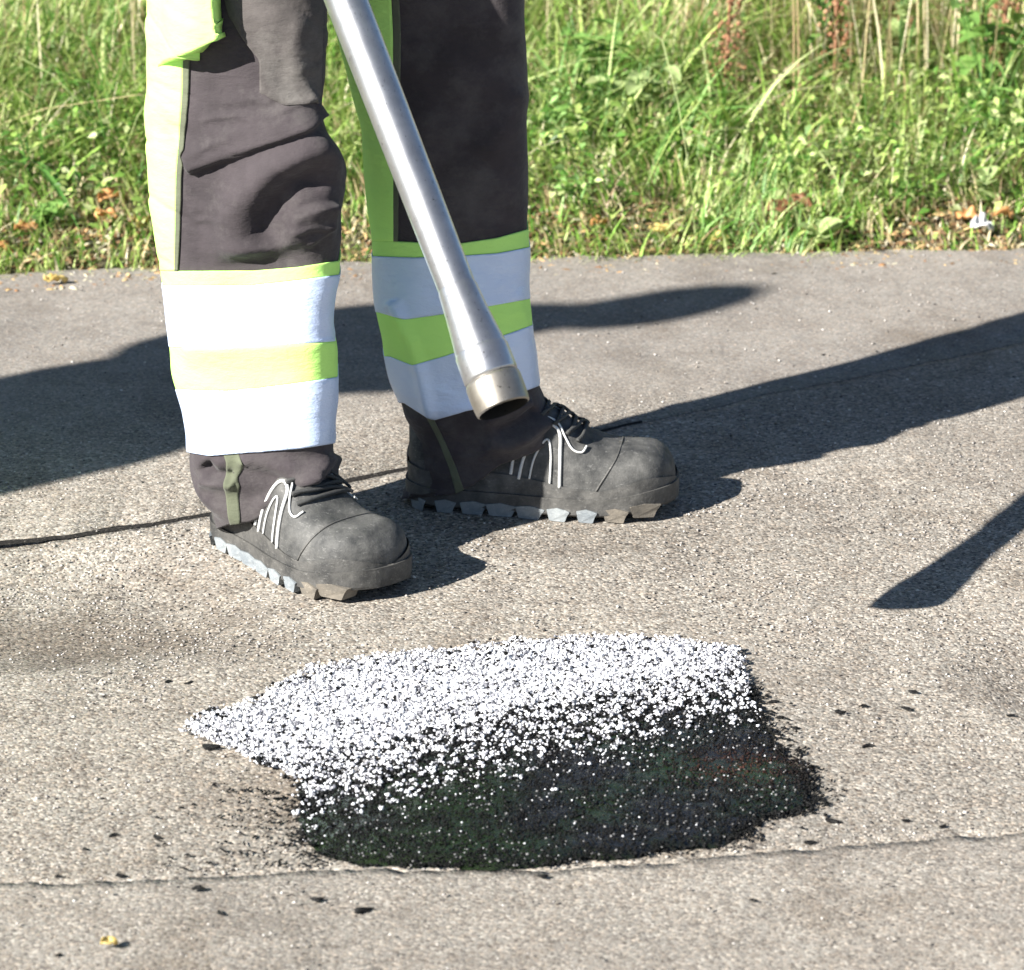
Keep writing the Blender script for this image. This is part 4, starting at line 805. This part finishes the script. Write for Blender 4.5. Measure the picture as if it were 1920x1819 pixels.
# leaves and weeds
def leafmat(name, c1, c2, tr=.35, rough=.45):
    m, n, l, b = newmat(name); co = coord(n, l); c = ramp(n, l, tex(n, l, co, 60, 4), [(.3, c1), (.7, c2)]); l.new(c, b.inputs[0]); inp(b, Roughness=rough)
    t = n.new('ShaderNodeBsdfTranslucent'); l.new(c, t.inputs[0]); x = n.new('ShaderNodeMixShader'); x.inputs[0].default_value = tr; o = n['Material Output']
    l.new(b.outputs[0], x.inputs[1]); l.new(t.outputs[0], x.inputs[2]); l.new(x.outputs[0], o.inputs[0]); return m
LM = {'green': leafmat('weed_leaf', (.13, .27, .06), (.24, .40, .10)), 'pale': leafmat('pale_weed_leaf', (.33, .43, .16), (.45, .54, .25)), 'deep': leafmat('deep_weed_leaf', (.06, .17, .03), (.13, .27, .06)),
      'yellow': leafmat('yellow_leaf', (.62, .46, .13), (.72, .6, .26)), 'orange': leafmat('orange_leaf', (.62, .30, .10), (.72, .44, .2)), 'brown': leafmat('brown_leaf', (.24, .11, .05), (.38, .2, .1)), 'stalk': leafmat('brown_stalk', (.22, .10, .055), (.36, .19, .10), .1, .8), 'white': leafmat('crumpled_white_paper', (.72, .72, .7), (.85, .85, .84), .2, .7)}
def leaf_mesh(L, W, cup=.2, droop=.4, teeth=0., n_=9, m_=5, crump=0., seed=0.):
    V = []
    for i_ in range(n_):
        t = i_/(n_-1); wv = W*(math.sin(math.pi*min(t*.94+.03, 1))**.8)*(1+(teeth if i_ % 2 else -teeth)*.5); x = L*t
        for j_ in range(m_):
            s_ = j_/(m_-1)*2-1; z = cup*wv*abs(s_)-droop*L*t*t
            if crump: z += crump*noise.noise(Vector((t*4+seed, s_*2, seed)))
            V.append((x, wv*s_*.5, z))
    return V, gridf(m_, n_)
LEAVES = {}
for kd, (L_, W_, cu, dr, te) in {'nettle': (.045, .028, .25, .35, .18), 'dock': (.10, .038, .3, .45, 0), 'round': (.03, .03, .2, .25, .05), 'strap': (.12, .0085, .3, .8, 0)}.items():
    for cn in ('green', 'pale', 'deep'):
        V, Fc = leaf_mesh(L_, W_, cu, dr, te); me = bpy.data.meshes.new('leaf'); me.from_pydata(V, [], [tuple(map(int, f)) for f in Fc]); me.materials.append(LM[cn]); me.polygons.foreach_set('use_smooth', np.ones(len(me.polygons), bool)); LEAVES[kd, cn] = me
def verge_at(u_, v_, up=0.):
    """foot of a plant whose middle shows at this point"""
    lo_, hi_ = 2.5, 9.
    for _ in range(40):
        m_ = (lo_+hi_)/2; dr = ray(u_, v_); p = CP+dr*m_/np.linalg.norm(dr)
        if p[2]-up > (vz(p[0], p[1]) if p[1] > yline(verge, p[0]) else 0): lo_ = m_
        else: hi_ = m_
    x, y = p[0], p[1]
    if up < 0: y = yline(verge, x)-up
    return np.array([x, y, float(vz(x, y)) if y > yline(verge, x) else 0.])
def weed(name, px, H_, kd, cn, nl, spread, label, cat, ns=3, scale=1., grp=None):
    H_ = H_*.66; scale = scale*.85; b0 = verge_at(*px, H_*.6); o = empty(name, tuple(b0), label, cat, grp); bm_pts = []
    for s_ in range(ns):
        a = random.random()*6.28; r = spread*random.uniform(.15, .6)
        P_ = smoothpts([(0, 0, 0), (r*.4*math.cos(a), r*.4*math.sin(a), H_*.5), (r*math.cos(a), r*math.sin(a), H_*random.uniform(.75, 1.05))], 7); V, Fc = tube_pts(P_, np.linspace(.0025, .0012, 7), 5)
        mesh('stem', V, Fc, LM['deep'], o, loc=(0, 0, 0))
        for q in range(nl//ns):
            t = .2+.8*(q+.5)/(nl/ns); p = P_[min(int(t*6), 6)]; lf = bpy.data.objects.new('leaf', LEAVES[kd, cn]); COL.objects.link(lf); lf.parent = o; lf.location = tuple(p)
            lf.rotation_euler = (random.uniform(-.3, .3), random.uniform(-.9, .15), q*2.4+a+random.uniform(-.4, .4)); k_ = scale*random.uniform(.7, 1.15); lf.scale = (k_, k_, k_)
    return o
weed('nettle', (1110, 120), .26, 'nettle', 'green', 42, .12, 'bright green nettle clump standing right beside the dark trouser leg at the top', 'weed', 6, 1.1)
weed('nettle', (1190, 175), .20, 'nettle', 'pale', 30, .10, 'paler nettle just below and right of the bright clump beside the trousers', 'weed', 5)
weed('nettle', (1860, 90), .34, 'nettle', 'green', 42, .15, 'tall leafy green nettle in the top corner of the verge at the far right', 'weed', 6, 1.25)
weed('nettle', (1690, 45), .34, 'nettle', 'pale', 36, .10, 'yellow green leafy weed between the brown dock stalks at the top', 'weed', 5, 1.1)
weed('nettle', (1560, 40), .34, 'nettle', 'green', 30, .10, 'green weed among straw at the top, left of the dock stalks', 'weed', 4, 1.1)
weed('dock_plant', (1570, 285), .12, 'dock', 'pale', 8, .06, 'pale broad leaved dock halfway up the right side of the verge', 'weed', 2, .75)
weed('dock_plant', (1030, 235), .14, 'dock', 'green', 7, .05, 'small broad leaved dock touching the trouser leg halfway up the verge', 'weed', 2, .6)
weed('dock_plant', (1855, 350), .07, 'round', 'pale', 12, .06, 'pale round leaved weed low on the verge near the right edge', 'weed', 3, 1.3)
weed('plantain', (1530, 445), .03, 'round', 'pale', 8, .04, 'light green round leaved plantain at the very edge of the path', 'weed', 2, 1.4)
weed('plantain', (175, 290), .05, 'dock', 'pale', 3, .05, 'single pale strap leaf plantain in the dark grass left of the worker', 'weed', 1, .75)
weed('clover_clump', (1350, 200), .10, 'round', 'green', 36, .09, 'clover like clump in the middle of the right verge', 'weed', 7, .9)
weed('clover_clump', (1700, 360), .06, 'round', 'green', 36, .10, 'low leafy clump in the short grass of the lower right verge', 'weed', 7, .8)
weed('clover_clump', (1080, 350), .06, 'round', 'green', 30, .08, 'small leafy clump in the grass low beside the second leg', 'weed', 6, .8)
weed('clover_clump', (90, 400), .06, 'round', 'green', 34, .08, 'leafy clump in the short grass at the left edge', 'weed', 6, .8)
weed('clover_clump', (660, 330), .06, 'round', 'green', 20, .05, 'leafy clump seen in the gap between the two legs', 'weed', 5, .8)
weed('grass_tussock', (1280, 245), .17, 'strap', 'green', 26, .05, 'arching grass tussock over a dark hollow in the right verge', 'grass tussock', 3, .95)
weed('grass_tussock', (1850, 180), .2, 'strap', 'green', 26, .05, 'arching grass tussock near the right edge below the tall nettle', 'grass tussock', 3, .95)
weed('grass_tussock', (180, 180), .2, 'strap', 'green', 26, .06, 'large arching grass tussock left of the worker', 'grass tussock', 4, 1.0)
weed('grass_tussock', (60, 300), .14, 'strap', 'deep', 20, .05, 'darker grass tussock at the left edge', 'grass tussock', 3, 1.2)
# dock seed stalks
def seed_stalk(px, H_, label):
    b0 = verge_at(*px, -(.42+.22*random.random())); o = empty('dock_seed_stalk', tuple(b0), label, 'seed stalk', 'brown dock seed stalks at the back of the verge'); l_ = random.uniform(-.06, .06)
    P_ = smoothpts([(0, 0, 0), (l_*.3, .01, H_*.5), (l_, .0, H_)], 9); V, Fc = tube_pts(P_, np.linspace(.004, .0018, 9), 6); mesh('stem', V, Fc, LM['stalk'], o, loc=(0, 0, 0))
    k = 420; t = rng.uniform(.16, 1, k); c = np.stack([np.interp(t, np.linspace(0, 1, 9), P_[:, q]) for q in range(3)], -1); a = rng.random(k)*6.28; r = rng.random(k)**.6*(.028*(1.15-t)+.006)
    c[:, 0] += r*np.cos(a); c[:, 1] += r*np.sin(a)
    V = OCT[None]*rng.uniform(.0018, .0042, (k, 1, 1))*np.array([1, 1, 1.3])+c[:, None, :]; Fc = (OCF[None]+(np.arange(k)*6)[:, None, None]).reshape(-1, 3)
    cc = np.array([(.26, .12, .06), (.36, .18, .10), (.18, .08, .045), (.44, .27, .16)])[rng.integers(0, 4, k)]
    so_ = mesh('seed_head', V.reshape(-1, 3), Fc, M['stone'], o, cols=np.repeat(cc, 6, 0), loc=(0, 0, 0)); so_['kind'] = 'stuff'
for px, H_, lb in [((1480, 55), .62, 'slim brown dock stalk leftmost of the seed stalks at the top'), ((1635, 50), .62, 'reddish brown dock stalk standing between two leafy green weeds'), ((1712, 75), .5, 'leaning rusty dock stalk just right of the yellow green weed'),
                   ((1770, 45), .66, 'dark brown dock stalk, left one of the close pair by the tall nettle'), ((1800, 60), .6, 'dark brown dock stalk, right one of the close pair by the tall nettle'), ((1860, 20), .7, 'brown dock stalk rising behind the tall corner nettle'), ((1400, 30), .55, 'pale brown dock stalk in the straw left of the others'), ((1250, 20), .5, 'thin brown stalk in the straw above the arching tussock')]:
    seed_stalk(px, H_, lb)
def fallen(px, L_, W_, mat, rz, label, cat='leaf', up=.012, crump=.02, name='fallen_leaf', tilt=.3):
    p = verge_at(*px, 0); L_, W_ = L_*.75, W_*.75; V, Fc = leaf_mesh(L_, W_, .35, .1, .12, 11, 7, min(crump, L_*.35), px[0]*.13); V = [(v[0]-L_/2, v[1], v[2]) for v in V]
    me = bpy.data.meshes.new(name); me.from_pydata(V, [], [tuple(map(int, f)) for f in Fc]); me.materials.append(LM[mat]); me.polygons.foreach_set('use_smooth', np.ones(len(me.polygons), bool))
    o = link(me, name, None, (p[0], p[1], p[2]+up)); o.rotation_euler = (random.uniform(-tilt, tilt)+.25, random.uniform(-tilt, tilt), rz); o.modifiers.new('thickness', 'SOLIDIFY').thickness = .0006; tag(o, label, cat)
fallen((105, 532), .045, .016, 'yellow', .2, 'dry yellow leaf lying alone on the far path strip at the left', up=.008, tilt=.1)
fallen((205, 405), .05, .035, 'orange', .8, 'orange dead leaf, upper of two in the grass left of the worker', up=.03)
fallen((200, 435), .05, .03, 'orange', -.4, 'orange dead leaf, lower of two in the grass left of the worker', up=.025)
fallen((50, 452), .045, .03, 'orange', .3, 'dull orange leaf in the short grass near the left edge', up=.02)
fallen((8, 485), .035, .03, 'orange', .1, 'tan leaf at the left edge where grass meets path', up=.015)
fallen((265, 445), .05, .03, 'yellow', 1.2, 'curled straw leaf just left of the bright trouser leg', up=.02)
fallen((1245, 452), .06, .022, 'yellow', -.1, 'ochre leaf lying at the grass edge below the arching tussock', up=.015)
fallen((1125, 443), .04, .028, 'orange', .5, 'rusty leaf in the edge grass right of the second leg', up=.02)
fallen((1465, 425), .06, .035, 'brown', .3, 'dark brown shrivelled leaf, left of the two above the plantain', up=.03)
fallen((1500, 418), .05, .035, 'brown', -.6, 'dark brown shrivelled leaf, right of the two above the plantain', up=.03)
fallen((1880, 428), .05, .035, 'orange', .6, 'orange brown leaf beside the white scrap at the right', up=.02)
fallen((1815, 430), .05, .03, 'orange', -.3, 'light orange leaf left of the white scrap', up=.02)
fallen((1350, 460), .04, .02, 'yellow', .4, 'pale leaf on the path edge between tussock and plantain', up=.01)
fallen((1840, 450), .05, .04, 'white', .3, 'crumpled white scrap of paper at the edge of the path on the right', 'paper scrap', .02, .06, 'paper_scrap', .6)
fallen((205, 1780), .02, .014, 'yellow', .3, 'tiny yellowish leaf scrap on the near strip at lower left', up=.007, tilt=.05)
